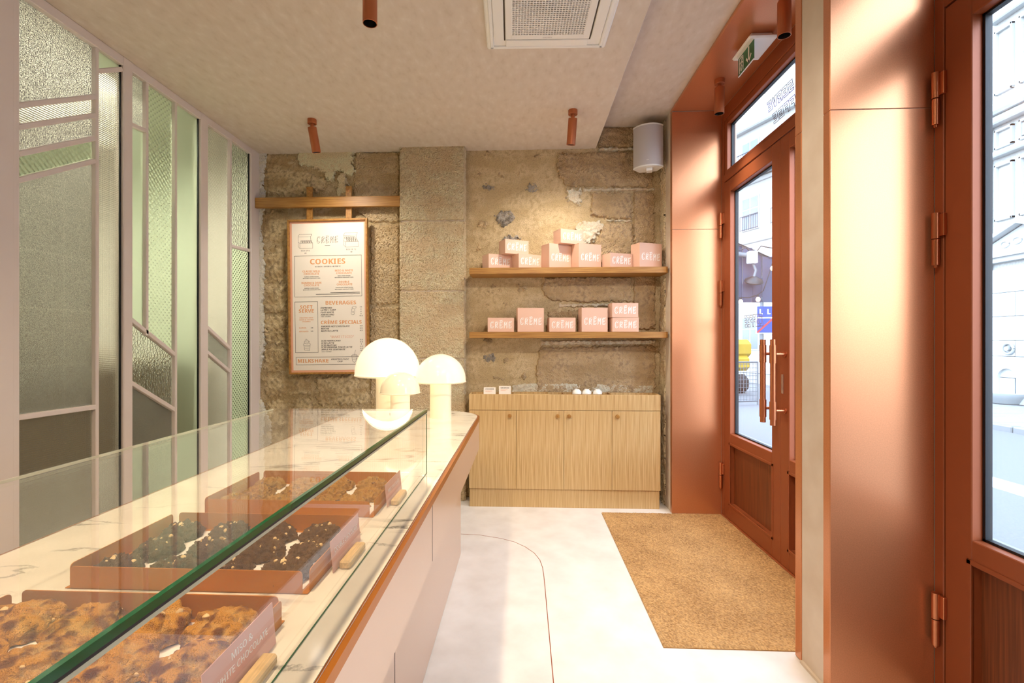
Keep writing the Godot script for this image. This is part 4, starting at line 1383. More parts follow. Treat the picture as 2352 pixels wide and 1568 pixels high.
# ---------------------------------------------------------------- menu board
func menu() -> void:
	var h := thing("menu_rail", "dark oak rail with two straps fixed across the stone wall above the menu", "rail", Vector3(-1.73, 2.58, -4.24))
	mi("rail", spanmesh(Vector3(-0.655, 0.005, 0.005), Vector3(0.650, 0.096, 0.04), 0.003), M.oak_long, h)
	for x in [-0.176, 0.18]:
		var st := mi("strap", spanmesh(Vector3(x - 0.0275, -0.14, -0.012), Vector3(x + 0.0275, 0.198, 0.005), 0.002), M.oak_frame, h)
		var sc := MB.new()
		sc.tube([Vector3(x, 0.155, 0.004), Vector3(x, 0.155, 0.007)], 0.005, 10)
		mi("screw", sc, M.copper_rod, st)
	var b := thing("menu_board", "tall framed menu poster listing cookies, beverages and soft serve", "menu", Vector3(-1.723, 1.793, -4.216))
	b.rotation.z = deg_to_rad(0.7)
	var w := 0.72
	var t := 1.372
	mi("backing", boxmesh(Vector3(0, 0, -0.004), Vector3(w - 0.02, t - 0.02, 0.012)), M.poster_rim, b)
	for s in [-1.0, 1.0]:
		mi("frame_side", boxmesh(Vector3(s * (w / 2 - 0.008), 0, 0.002), Vector3(0.017, t, 0.036), 0.002), M.oak_frame, b)
		mi("frame_side", boxmesh(Vector3(0, s * (t / 2 - 0.008), 0.002), Vector3(w - 0.034, 0.017, 0.036), 0.002), M.oak_frame, b)
	mi("sheet", boxmesh(Vector3(0, 0, 0.0025), Vector3(w - 0.07, t - 0.07, 0.0012)), M.poster, b)
	var sx := w / 738.0
	var sy := t / 1432.0
	var z := 0.0033
	var put := func(s: String, cx: float, cy: float, wd: float, hg: float, m: Material, bold := true, slant := 0.0):
		text(s, wd * sx, hg * sy, m, b, Vector3((cx - 459) * sx, (804 - cy) * sy, z), bold, "lettering", Basis(Vector3.RIGHT, Vector3(slant, 1, 0), Vector3.BACK))
	var left := func(s: String, x0: float, cy: float, wd: float, hg: float, m: Material, slant := 0.0):
		put.call(s, x0 + wd / 2, cy, wd, hg, m, true, slant)
	var o: Material = M.ink_orange
	var k: Material = M.ink
	put.call("COOKIES", 455, 478, 325, 50, o)
	put.call("4.5 EACH / 24 FOR 6 / 48 FOR 12", 455, 525, 235, 11, k, true, 0.2)
	for q in [["CLASSIC MILK", 302, 567, 160], ["CHOCOLATE", 303, 591, 140], ["MISO & WHITE", 605, 565, 165], ["CHOCOLATE", 605, 588, 142], ["BANANA & DARK", 304, 674, 186], ["CHOCOLATE", 303, 697, 140], ["DOUBLE", 605, 670, 95], ["CHOCOLATE", 608, 693, 142]]:
		put.call(q[0], q[1], q[2], q[3], 18, o)
	for q in [["CLASSIC COOKIE DOUGH", 303, 618, 132], ["WITH MILK CHOCOLATE CHIPS", 304, 632, 162], ["MISO COOKIE DOUGH", 605, 614, 115], ["WITH WHITE CHOCOLATE CHIPS", 605, 629, 172], ["BANANA COOKIE DOUGH", 304, 724, 132], ["WITH DARK CHOCOLATE CHIPS", 304, 739, 162], ["CHOCOLATE COOKIE DOUGH", 606, 722, 160], ["WITH WHITE CHOCOLATE CHIPS", 605, 738, 172]]:
		put.call(q[0], q[1], q[2], q[3], 8, k)
	put.call("BEVERAGES", 572, 862, 280, 34, o)
	for q in [["ESPRESSO", 103, 909], ["LATTE / CAPP", 138, 929], ["FLAT WHITE", 120, 950], ["AMERICANO", 122, 971]]:
		left.call(q[0], 387, q[2], q[1], 14, k, 0.2)
	left.call("+OAT / COCONUT", 387, 989, 92, 8, k, 0.2)
	for q in [["3.5", 903, 20], ["4", 924, 8], ["4", 945, 8], ["3", 966, 8], ["+0.5", 985, 30]]:
		put.call(q[0], 757, q[1], q[2], 10, k)
	put.call("SOFT", 252, 898, 115, 32, o)
	put.call("SERVE", 252, 934, 140, 32, o)
	for q in [["FROSTIES SOFT", 998, 125], ["SERVE & COOKIE", 1016, 132], ["CRUMBLE", 1033, 75]]:
		put.call(q[0], 252, q[1], q[2], 11, o)
	left.call("CLASSIC", 183, 1090, 67, 12, o)
	left.call("AFFOGATO", 183, 1124, 86, 12, o)
	put.call("4.8", 302, 1090, 22, 11, k)
	put.call("5.5", 302, 1122, 22, 11, k)
	put.call("CRÈME SPECIALS", 574, 1038, 375, 42, o)
	for q in [["SMORES HOT CHOCOLATE", 262, 1080], ["MOCHA", 75, 1101], ["MATCHA LATTE", 155, 1122], ["ICED AMERICANO", 178, 1213], ["ICED LATTE", 118, 1234], ["ICED MATCHA", 140, 1255], ["ICED BANANA TOAST LATTE", 285, 1273], ["APPLE PIE LEMONADE", 220, 1294]]:
		left.call(q[0], 388, q[2], q[1], 14, k, 0.2)
	left.call("+OAT / COCONUT", 388, 1314, 92, 7, k, 0.2)
	for q in [["4.5", 1078], ["4.5", 1099], ["4.5", 1120], ["3.5", 1206], ["4.5", 1226], ["5", 1246], ["5.5", 1267], ["5.5", 1287], ["+0.5", 1306]]:
		put.call(q[0], 757, q[1], 24 if q[0] != "5" else 8, 10, k)
	put.call("\"MAKE IT ICED\"", 580, 1177, 218, 22, M.poster_rim, false, 0.15)
	put.call("MILKSHAKE", 310, 1397, 285, 32, o)
	put.call("FROSTIES CHOC", 560, 1385, 162, 14, k, true, 0.2)
	put.call("CHIP", 560, 1405, 48, 14, k, true, 0.2)
	put.call("BOX OF 6", 250, 375, 78, 12, k, false)
	put.call("24", 250, 398, 17, 11, k, true, 0.2)
	put.call("BOX OF 12", 673, 371, 90, 12, k, false)
	put.call("48", 675, 394, 17, 11, k, true, 0.2)
	# ruled boxes and line drawings
	var d := MB.new()
	d.xf.origin.z = z
	var line := func(pts: Array, wd := 1.8):
		var v := []
		for i in range(0, pts.size(), 2):
			v.append(Vector2((pts[i] - 459) * sx, (804 - pts[i + 1]) * sy))
		d.ribbon(v, wd * sx)
	line.call([147, 424, 767, 424, 767, 803, 147, 803, 147, 424], 2.6)
	line.call([147, 849, 358, 849, 358, 1320, 147, 1320, 147, 849], 2.6)
	line.call([152, 1362, 767, 1362, 767, 1432, 152, 1432, 152, 1362], 2.6)
	for x in range(480, 748, 9):           # fine print too small to read
		line.call([x, 768, x + 6, 768], 4)
	for x in range(345, 748, 9):
		line.call([x, 781, x + 6, 781], 4)
	for q in [[0, 0, 1], [422, -5, 2]]:
		var ox: float = q[0]
		var oy: float = q[1]
		line.call([183 + ox, 242 + oy, 196 + ox, 222 + oy, 312 + ox, 222 + oy, 300 + ox, 246 + oy, 183 + ox, 246 + oy, 183 + ox, 335 + oy, 200 + ox, 354 + oy, 318 + ox, 354 + oy, 318 + ox, 305 + oy, 200 + ox, 305 + oy, 200 + ox, 354 + oy])
		line.call([183 + ox, 296 + oy, 200 + ox, 305 + oy])
		line.call([300 + ox, 246 + oy, 302 + ox, 282 + oy, 318 + ox, 305 + oy])
		for r in q[2]:
			for i in 6:
				var cx: float = 208 + ox + i * 17 - r * 16
				var cy: float = 302 + oy - r * 22
				line.call([cx, cy, cx, cy - 18, cx + 8, cy - 24, cx + 15, cy - 18, cx + 15, cy, cx + 8, cy - 12, cx, cy - 18])
	line.call([228, 1255, 232, 1297, 278, 1302, 283, 1255, 228, 1255])
	line.call([224, 1255, 222, 1240, 236, 1232, 228, 1222, 240, 1208, 258, 1204, 252, 1196, 240, 1198])
	line.call([258, 1204, 276, 1216, 272, 1230, 286, 1240, 283, 1255])
	line.call([236, 1232, 256, 1240, 272, 1230])
	line.call([240, 1218, 258, 1224, 272, 1216])
	line.call([235, 1268, 277, 1268])
	line.call([237, 1284, 275, 1286])
	line.call([667, 1350, 674, 1402, 690, 1416, 706, 1402, 718, 1350, 706, 1342, 680, 1342, 667, 1350, 718, 1352])
	line.call([694, 1350, 702, 1302])
	line.call([670, 1374, 714, 1376, 712, 1388, 672, 1386])
	line.call([680, 916, 676, 905, 694, 898, 714, 900, 712, 912, 700, 918])
	line.call([672, 922, 667, 968, 678, 976, 692, 974, 702, 926, 690, 918, 672, 922])
	line.call([676, 944, 690, 946, 688, 956, 676, 954])
	line.call([433, 331, 478, 331], 3)
	mi("line_drawing", d, M.ink, b)
	var lg := MB.new()
	lg.xf.origin = Vector3((453 - 459) * sx, (282 - 0) * 0.0 + (804 - 280) * sy, z)
	logo(lg, 196 * sx, 0.0017, 0.0017)
	mi("logo", lg, M.ink, b)


const STROKES := {      # drawn letters, one unit wide and two high
	"C": [[0.95, 1.75, 0.6, 2.0, 0.2, 1.85, 0.05, 1.4, 0.05, 0.6, 0.25, 0.1, 0.6, 0.0, 0.9, 0.2]],
	"R": [[0.1, 0.0, 0.15, 1.95, 0.65, 1.95, 0.9, 1.6, 0.8, 1.15, 0.2, 0.95, 0.9, 0.05]],
	"E": [[0.9, 0.1, 0.15, 0.0, 0.1, 1.9, 0.9, 2.0], [0.12, 0.95, 0.75, 1.05]],
	"M": [[0.05, 0.0, 0.1, 1.95, 0.5, 1.0, 0.9, 1.95, 0.95, 0.0]],
}


func logo(b: MB, width: float, heavy: float, fine: float) -> void:
	# CRÈME in drawn letters with a thin raised outline behind
	var unit := width / 7.4
	var word := ["C", "R", "E", "M", "E"]
	for i in 5:
		for s in STROKES[word[i]]:
			for lay in 2:
				var pts := []
				for k in range(0, s.size(), 2):
					pts.append(Vector2((i * 1.55 - 3.6 + s[k] + lay * 0.22) * unit, (s[k + 1] - 1.1 + lay * 0.42) * unit))
				b.ribbon(pts, heavy if lay == 0 else fine)
			for k in [0, s.size() - 2, (s.size() / 4) * 2]:
				var p := Vector2((i * 1.55 - 3.6 + s[k]) * unit, (s[k + 1] - 1.1) * unit)
				b.ribbon([p, p + Vector2(0.22, 0.42) * unit], fine)
	var g := Vector2((2 * 1.55 - 3.6) * unit, 1.25 * unit)
	b.ribbon([g + Vector2(0.1, 0.15) * unit, g + Vector2(0.9, 0.3) * unit], heavy)


# ---------------------------------------------------------------- cabinet, shelves and what stands on them
func cookie_box(label: String, x: float, y: float, z: float, big: bool, turn: float) -> void:
	var w := 0.222
	var h := 0.202 if big else 0.119
	var d := 0.125
	var b := thing("cookie_box", label, "box", Vector3(x, y, z), deg_to_rad(turn), "pink cookie boxes on the shelves")
	mi("carton", boxmesh(Vector3(0, h / 2, 0), Vector3(w, h, d), 0.0015), M.box_pink, b)
	var lid := MB.new()
	lid.span(Vector3(-w / 2 - 0.0008, h - 0.0035, -d / 2 - 0.0008), Vector3(w / 2 + 0.0008, h + 0.0008, d / 2 + 0.0004), 0.001)
	mi("lid", lid, M.box_pink, b)
	var slot := MB.new()
	for i in 5:
		slot.box(Vector3(-w / 2 - 0.0004, h * (0.2 + 0.13 * i), 0.0), Vector3(0.0008, 0.004, 0.003))
	mi("perforation", slot, M.card_pink, b)
	var lg := MB.new()
	lg.xf.origin = Vector3(0.0, h * (0.5 if not big else 0.44), d / 2)
	logo(lg, w * 0.82, 0.0048, 0.0018)
	mi("logo", lg, M.foil, b)


func cabinet_and_shelves() -> void:
	var c := thing("cabinet", "low oak veneer cabinet with four doors against the stone wall", "cabinet", Vector3(0.343, 0, -4.17))
	var hw := 0.797
	var zf := 0.11
	var zb := -0.092
	mi("plinth", spanmesh(Vector3(-hw + 0.004, 0, zb), Vector3(hw - 0.006, 0.156, zf - 0.014), 0.001), M.oak_upright, c)
	mi("carcass", spanmesh(Vector3(-hw, 0.157, zb), Vector3(hw, 0.818, zf - 0.02), 0.001), M.oak_upright, c)
	for i in 4:
		var x0 := -hw + i * hw / 2.0
		var dr := mi("door", spanmesh(Vector3(x0 + 0.0012, 0.157, zf - 0.019), Vector3(x0 + hw / 2.0 - 0.0012, 0.815, zf), 0.001), M.oak_upright, c)
		var kx: float = [-0.4526, -0.052, 0.0422, 0.442][i]
		var kn := MB.new()
		kn.tube([Vector3(kx, 0.771, zf), Vector3(kx, 0.771, zf + 0.022)], 0.0155, 18)
		mi("knob", kn, M.oak_frame, dr)
	mi("fascia", spanmesh(Vector3(-hw, 0.819, zf - 0.018), Vector3(hw, 0.95, zf), 0.001), M.oak_upright, c)
	for s in [-1.0, 1.0]:
		mi("side_rim", spanmesh(Vector3(s * hw, 0.819, zb), Vector3(s * (hw - 0.016), 0.95, zf - 0.0185), 0.001), M.oak_upright, c)
	mi("back_rim", spanmesh(Vector3(-hw + 0.016, 0.819, zb), Vector3(hw - 0.016, 0.95, zb + 0.014), 0.001), M.oak_upright, c)
	mi("top", spanmesh(Vector3(-hw + 0.016, 0.82, zb + 0.014), Vector3(hw - 0.016, 0.915, zf - 0.0185)), M.oak_upright, c)
	# things in the tray top
	var n := thing("napkin_tray", "shallow mustard wooden tray set in the cabinet top", "tray", Vector3(0.07, 0.915, -4.17))
	mi("base", boxmesh(Vector3(0, 0.003, 0), Vector3(0.30, 0.006, 0.17)), M.pine, n)
	for s in [-1.0, 1.0]:
		mi("side", boxmesh(Vector3(s * 0.147, 0.022, 0), Vector3(0.006, 0.032, 0.17)), M.pine, n)
		mi("side", boxmesh(Vector3(0, 0.022, s * 0.082), Vector3(0.288, 0.032, 0.006)), M.pine, n)
	var ct := thing("cup_tray", "shallow oak tray under the upturned white cups on the cabinet", "tray", Vector3(0.54, 0.915, -4.17))
	mi("base", boxmesh(Vector3(0, 0.008, 0), Vector3(0.40, 0.016, 0.17), 0.002), M.oak_frame, ct)
	for s in [-1.0, 1.0]:
		mi("side", boxmesh(Vector3(s * 0.197, 0.026, 0), Vector3(0.006, 0.02, 0.17)), M.oak_frame, ct)
		mi("side", boxmesh(Vector3(0, 0.026, s * 0.082), Vector3(0.388, 0.02, 0.006)), M.oak_frame, ct)
	for q in [[0.462, "small upturned white ceramic cup beside the mustard wooden tray"], [0.546, "small upturned white ceramic cup between two others on the cabinet"], [0.637, "small upturned white ceramic cup at the doorway end of the row"]]:
		var cup := thing("cup", q[1], "cup", Vector3(q[0], 0.931, -4.17), 0.6, "white cups on the cabinet")
		var m := MB.new()
		m.lathe([Vector2(0.034, 0.0), Vector2(0.037, 0.0), Vector2(0.039, 0.004), Vector2(0.039, 0.02), Vector2(0.034, 0.04), Vector2(0.022, 0.05), Vector2(0.021, 0.056), Vector2(0.018, 0.056), Vector2(0.017, 0.052), Vector2(0.0, 0.052)], 28)
		mi("bowl", m, M.ceramic, cup)
		m = MB.new()
		var arc := []
		for i in 9:
			var a := -PI / 2 + PI * i / 8.0
			arc.append(Vector3(0.034 + cos(a) * 0.018, 0.024 + sin(a) * 0.013, 0))
		m.tube(arc, 0.0035, 8)
		mi("handle", m, M.ceramic, cup)
	for q in [[-0.2845, "COOKIES", 1.003, "small white card headed cookies standing on the oak cabinet"], [-0.1535, "DRINKS", 1.014, "small white card headed drinks standing on the oak cabinet"]]:
		var cd := thing("menu_card", q[3], "card", Vector3(q[0], 0.915, -4.13))
		var hh: float = q[2] - 0.915
		var sh := MB.new()
		sh.xf = Transform3D(Basis(Vector3.RIGHT, -0.12), Vector3.ZERO)
		sh.box(Vector3(0, hh / 2, 0), Vector3(0.103, hh, 0.0015))
		mi("sheet", sh, M.paper, cd)
		var fb := Basis(Vector3.RIGHT, -0.12)
		text(q[1], 0.072, 0.011, M.ink, cd, fb * Vector3(0, hh - 0.016, 0.001), true, "lettering", fb)
		var ln := MB.new()
		ln.xf = Transform3D(fb, fb * Vector3(0, 0, 0.0008))
		ln.ribbon([Vector2(-0.035, hh - 0.032), Vector2(0.02, hh - 0.032)], 0.0035)
		ln.ribbon([Vector2(-0.035, hh - 0.040), Vector2(0.005, hh - 0.040)], 0.0025)
		mi("fine_print", ln, M.poster_rim, cd)
	# shelves with rounded outer corner
	for q in [[2.012, "upper oak shelf of pink boxes on the stone wall"], [1.474, "lower oak shelf of pink boxes on the stone wall"]]:
		var s := thing("shelf", q[1], "shelf", Vector3(0.375, q[0] - 0.05, -4.17), 0.0, "oak wall shelves")
		var poly := PackedVector2Array([Vector2(-0.825, -0.135), Vector2(-0.825, 0.128), Vector2(-0.823, 0.130), Vector2(0.80, 0.130)])
		for i in range(1, 8):
			var a := PI / 2 * i / 7.0
			poly.append(Vector2(0.80 + sin(a) * 0.024, 0.106 + cos(a) * 0.024))
		poly.append(Vector2(0.824, -0.135))
		var m := MB.new()
		m.prism(poly, 0.0, 0.05, true)
		mi("board", m, M.oak_long, s)
	var u := 2.0125
	var l := 1.4745
	cookie_box("small pink cookie box at the pilaster end of the upper shelf, under another", -0.222, u, -4.155, false, 30)
	cookie_box("small pink cookie box balanced across two small boxes on the upper shelf", -0.078, u + 0.121, -4.15, false, 27)
	cookie_box("small pink cookie box on the upper shelf touching the first large box", 0.030, u, -4.155, false, 30)
	cookie_box("large pink cookie box on the upper shelf beside a small one, under the top box", 0.285, u, -4.155, true, 30)
	cookie_box("small pink cookie box stacked highest, on two large boxes of the upper shelf", 0.388, u + 0.204, -4.15, false, 26)
	cookie_box("large pink cookie box on the upper shelf with the brightest foil lettering", 0.540, u, -4.152, true, 25)
	cookie_box("small pink cookie box between two large boxes on the upper shelf", 0.802, u, -4.148, false, 23)
	cookie_box("large pink cookie box at the doorway end of the upper shelf", 1.045, u, -4.15, true, 22)
	cookie_box("small pink cookie box at the pilaster end of the lower shelf", -0.190, l, -4.13, false, 5)
	cookie_box("large pink cookie box on the lower shelf between two small ones", 0.060, l, -4.13, true, 6)
	cookie_box("small pink cookie box on the lower shelf between two large ones", 0.326, l, -4.13, false, 5)
	cookie_box("large pink cookie box on the lower shelf beside the stacked pair", 0.593, l, -4.135, true, 7)
	cookie_box("small pink cookie box, lower of the stacked pair on the lower shelf", 0.850, l, -4.13, false, 4)
	cookie_box("small pink cookie box, upper of the stacked pair on the lower shelf", 0.845, l + 0.121, -4.13, false, 6)


func door_mat() -> void:
	var x0 := 0.638
	var x1 := 1.594
	var z0 := -3.958
	var z1 := -2.225
	var m := thing("door_mat", "wide brown coir mat on the white floor inside the doors", "mat", Vector3((x0 + x1) / 2, 0, (z0 + z1) / 2))
	mi("backing", boxmesh(Vector3(0, 0.002, 0), Vector3(x1 - x0, 0.004, z1 - z0)), M.oak_frame, m)
	var step := 0.0052
	var nx := int((x1 - x0) / step)
	var nz := int((z1 - z0) / step)
	var vs := PackedVector3Array()
	var ns := PackedVector3Array()
	var cs := PackedColorArray()
	var ids := PackedInt32Array()
	var f := FastNoiseLite.new()
	f.seed = 3
	f.frequency = 2.2
	f.fractal_octaves = 4
	for j in nz + 1:
		for i in nx + 1:
			var edge := i == 0 or j == 0 or i == nx or j == nz
			var p := Vector3(-(x1 - x0) / 2 + i * step, 0.004 if edge else 0.0075 + rng.randf() * 0.004, -(z1 - z0) / 2 + j * step)
			if not edge:
				p += Vector3(rng.randf_range(-1, 1), 0, rng.randf_range(-1, 1)) * step * 0.4
			vs.append(p)
			ns.append(Vector3(rng.randf_range(-0.7, 0.7), 1, rng.randf_range(-0.7, 0.7)).normalized())
			var k := clampf(rng.randf() * 0.85 + f.get_noise_2d(p.x, p.z) * 0.25 + 0.1, 0, 1)
			cs.append(Color(0.22, 0.105, 0.033).lerp(Color(0.63, 0.38, 0.155), k))
			if i < nx and j < nz:
				var q := j * (nx + 1) + i
				ids.append_array([q, q + 1, q + nx + 2, q, q + nx + 2, q + nx + 1])
	var arr := []
	arr.resize(Mesh.ARRAY_MAX)
	arr[Mesh.ARRAY_VERTEX] = vs
	arr[Mesh.ARRAY_NORMAL] = ns
	arr[Mesh.ARRAY_COLOR] = cs
	arr[Mesh.ARRAY_INDEX] = ids
	var am := ArrayMesh.new()
	am.add_surface_from_arrays(Mesh.PRIMITIVE_TRIANGLES, arr)
	mi("pile", am, M.coir, m).set_meta("kind", "stuff")


# ---------------------------------------------------------------- the street
func window_part(parent: Node3D, x: float, y: float, z: float, w: float, h: float, bars := 2) -> void:
	# a casement in a facade that faces the shop (towards -x)
	var f := mi("window", spanmesh(Vector3(x - 0.06, y, z - w / 2), Vector3(x + 0.02, y + h, z + w / 2)), M.facade_trim, parent)
	for i in bars:
		var pw := (w - 0.12 - 0.06 * (bars - 1)) / bars
		var z0 := z - w / 2 + 0.06 + i * (pw + 0.06)
		mi("window_pane", spanmesh(Vector3(x - 0.07, y + 0.06, z0), Vector3(x - 0.055, y + h * 0.62, z0 + pw)), M.window_dark, f)
		mi("window_pane", spanmesh(Vector3(x - 0.07, y + h * 0.62 + 0.05, z0), Vector3(x - 0.055, y + h - 0.06, z0 + pw)), M.window_dark, f)


func railing(parent: Node3D, x: float, y: float, z0: float, z1: float, h: float) -> void:
	var r := MB.new()
	r.span(Vector3(x - 0.02, y + h - 0.03, z0), Vector3(x + 0.02, y + h, z1))
	r.span(Vector3(x - 0.02, y + 0.05, z0), Vector3(x + 0.02, y + 0.07, z1))
	var n := int((z1 - z0) / 0.13)
	for i in n + 1:
		var z := lerpf(z0, z1, float(i) / n)
		r.span(Vector3(x - 0.008, y, z - 0.008), Vector3(x + 0.008, y + h, z + 0.008))
	mi("railing", r, M.iron, parent)


func street() -> void:
	var g := -0.12
	var fx := 12.0
	struct_mesh("road", spanmesh(Vector3(3.4, g - 0.4, -60), Vector3(8.7, g - 0.1, 20)), M.asphalt)
	var mk := structure("road_markings")
	for q in [[5.2, -6.2, 5.6, -4.4], [5.2, -9.4, 5.6, -7.6], [4.6, -3.6, 4.75, -2.2], [5.0, -5.0, 5.15, -4.2]]:
		mi("marking", spanmesh(Vector3(q[0], g - 0.1, q[1]), Vector3(q[2], g - 0.096, q[3])), M.road_paint, mk)
	var sw := structure("pavement_near")
	mi("slab_bed", spanmesh(Vector3(1.72, g - 0.4, -60), Vector3(3.25, g + 0.1, 20)), M.pavement, sw)
	mi("kerb", spanmesh(Vector3(3.25, g - 0.4, -60), Vector3(3.4, g + 0.1, 20), 0.02), M.kerb, sw)
	var far := structure("pavement_far")
	mi("slab_bed", spanmesh(Vector3(8.85, g - 0.4, -60), Vector3(fx + 3, g - 0.02, 20)), M.pavement, far)
	for i in 40:
		mi("kerb", spanmesh(Vector3(8.68, g - 0.4, -40 + i * 1.0 + 0.006), Vector3(8.88, g + 0.01, -39 + i * 1.0 - 0.006), 0.02), M.kerb, far)
	for i in 26:
		for j in 3:
			mi("paving_slab", spanmesh(Vector3(8.89 + j * 1.04, g - 0.05, -20.0 + i * 0.8 + 0.4 * (j % 2) + 0.006), Vector3(9.92 + j * 1.04, g - 0.012, -19.21 + i * 0.8 + 0.4 * (j % 2)), 0.006), M.pavement, far)
	# stone house straight across
	var a := thing("stone_house", "pale stone house front with pedimented doorcase across the street", "building", Vector3(fx, g, -10.5))
	var o := Vector3(-fx, -g, 10.5)
	mi("wall", spanmesh(Vector3(fx + 0.25, g, -13.3) + o, Vector3(fx + 4, 17, 8) + o), M.facade, a)
	mi("wall", spanmesh(Vector3(fx + 0.5, g, -19) + o, Vector3(fx + 4, 15, -13.3) + o), M.facade, a)
	mi("drainpipe", spanmesh(Vector3(fx + 0.16, g, -13.28) + o, Vector3(fx + 0.25, 7.0, -13.18) + o, 0.02), M.facade_dark, a)
	# courses of ashlar beside and above the fountain
	var cy := [0.0, 0.62, 1.15, 1.55, 2.15, 2.75, 3.35]
	for j in 6:
		var n := 0
		var z := -13.05
		while z < -10.0:
			var wd := 0.95 if (j + n) % 2 else 0.62
			if not (j == 0 and z > -13.0 and z < -12.0):
				mi("stone_course", spanmesh(Vector3(fx + 0.05, g + cy[j] + 0.01, z + 0.012) + o, Vector3(fx + 0.3, g + cy[j + 1], z + wd) + o, 0.012), M.facade_trim, a)
			z += wd
			n += 1
	var ped := MB.new()
	ped.xf = Transform3D(Basis(Vector3.BACK, Vector3.LEFT, Vector3.UP), Vector3(fx + 0.1, 3.42, -12.2) + o)
	ped.prism(PackedVector2Array([Vector2(-1.2, 0.3), Vector2(1.2, 0.3), Vector2(0, 0.82)]), -0.25, 0.06)
	ped.prism(PackedVector2Array([Vector2(-1.3, 0.12), Vector2(1.3, 0.12), Vector2(1.3, 0.3), Vector2(-1.3, 0.3)]), -0.3, 0.14)
	ped.prism(PackedVector2Array([Vector2(-1.1, 0), Vector2(1.1, 0), Vector2(1.1, 0.12), Vector2(-1.1, 0.12)]), -0.3, 0.04)
	mi("pediment", ped, M.facade_trim, a)
	for s in [-1.0, 1.0]:
		var rk := MB.new()
		rk.xf.origin = o
		rk.bar(Vector3(fx, 3.76, -12.2 + s * 1.32), Vector3(fx, 4.32, -12.2), 0.1, 0.3, Vector3.RIGHT, 0.01)
		mi("raking_cornice", rk, M.facade_trim, a)
	for i in 4:
		var orn := MB.new()
		orn.xf.origin = Vector3(fx + 0.03, 3.9 - absf(i - 1.5) * 0.04, -12.65 + i * 0.3) + o
		var ring := []
		for k in 13:
			ring.append(Vector3(0, sin(TAU * k / 12.0) * 0.08, cos(TAU * k / 12.0) * 0.11))
		orn.tube(ring, 0.025, 6, false)
		mi("carving", orn, M.facade_trim, a)
	# tall panelled bays above
	mi("cornice", spanmesh(Vector3(fx - 0.15, 7.15, -13.35) + o, Vector3(fx + 0.3, 7.42, 4) + o, 0.06), M.facade_trim, a)
	mi("cornice", spanmesh(Vector3(fx - 0.02, 6.95, -13.25) + o, Vector3(fx + 0.3, 7.15, 4) + o, 0.04), M.facade_trim, a)
	mi("string_course", spanmesh(Vector3(fx + 0.02, 6.12, -13.15) + o, Vector3(fx + 0.3, 6.26, 4) + o, 0.03), M.facade_trim, a)
	mi("string_course", spanmesh(Vector3(fx + 0.05, 9.6, -13.15) + o, Vector3(fx + 0.3, 9.85, 4) + o, 0.03), M.facade_trim, a)
	for i in 8:
		var z := -12.85 + i * 0.62
		for q in [[4.5, 5.95], [6.35, 6.85], [7.75, 9.4]]:
			var pn := MB.new()
			pn.xf.origin = o
			for r in [[q[0], q[0] + 0.06, z - 0.23, z + 0.23], [q[1] - 0.06, q[1], z - 0.23, z + 0.23], [q[0], q[1], z - 0.23, z - 0.18], [q[0], q[1], z + 0.18, z + 0.23]]:
				pn.span(Vector3(fx + 0.17, r[0], r[2]), Vector3(fx + 0.3, r[1], r[3]), 0.01)
			mi("panel_moulding", pn, M.facade_trim, a)
	mi("vent", spanmesh(Vector3(fx + 0.20, 6.45, -12.43) + o, Vector3(fx + 0.26, 6.75, -12.08) + o), M.facade_dark, a)
	# wall fountain
	var w := thing("wall_fountain", "stone wall fountain with round spout and basin below the pediment", "fountain", Vector3(fx, g, -12.55))
	var back := MB.new()
	var arch := PackedVector2Array([Vector2(-0.42, 0), Vector2(-0.24, 0), Vector2(-0.24, 0.62)])
	for i in range(0, 9):
		var t := PI - PI * i / 8.0
		arch.append(Vector2(cos(t) * 0.24, 0.62 + sin(t) * 0.24))
	arch.append_array([Vector2(0.24, 0), Vector2(0.42, 0), Vector2(0.42, 1.05), Vector2(-0.42, 1.05)])
	back.xf = Transform3D(Basis(Vector3.BACK, Vector3.LEFT, Vector3.UP), Vector3(0.03, 0, 0))
	back.prism(arch, -0.3, 0.05)
	mi("niche_surround", back, M.facade_trim, w)
	mi("niche_back", spanmesh(Vector3(0.16, 0, -0.3), Vector3(0.2, 0.95, 0.3)), M.facade_dark, w)
	var bs := MB.new()
	bs.lathe([Vector2(0.0, 0.0), Vector2(0.3, 0.0), Vector2(0.34, 0.05), Vector2(0.38, 0.12), Vector2(0.45, 0.2), Vector2(0.46, 0.26), Vector2(0.38, 0.27), Vector2(0.3, 0.2), Vector2(0.0, 0.18)], 28, Vector3(-0.02, 0, 0))
	mi("basin", bs, M.facade_dark, w)
	var sp := MB.new()
	var rg := []
	for k in 17:
		rg.append(Vector3(0, sin(TAU * k / 16.0) * 0.13, cos(TAU * k / 16.0) * 0.13))
	sp.xf.origin = Vector3(0.02, 1.35, 0)
	sp.tube(rg, 0.03, 8, false)
	sp.tube([Vector3(0.05, 0, 0), Vector3(-0.05, 0, 0)], 0.06, 12)
	mi("spout", sp, M.facade_dark, w)
	# house further along, where the street bends, with mansard roof
	var b := thing("mansard_house", "white corner house with slate mansard roof, balcony and chimneys down the street", "building", Vector3(11.49, g, -24.0), deg_to_rad(20.7))
	var h := 11.9 - g
	mi("wall", spanmesh(Vector3(0, 0, -1.7), Vector3(6, h, 4.9)), M.facade, b)
	mi("cornice", spanmesh(Vector3(-0.3, h, -1.95), Vector3(6, h + 0.22, 5.0), 0.06), M.facade_trim, b)
	for y in [6.3, 9.2]:
		mi("string_course", spanmesh(Vector3(-0.12, y - g, -1.75), Vector3(1, y + 0.2 - g, 4.9), 0.04), M.facade_trim, b)
	var roof := MB.new()
	var r0 := h + 0.22
	var r1 := h + 2.0
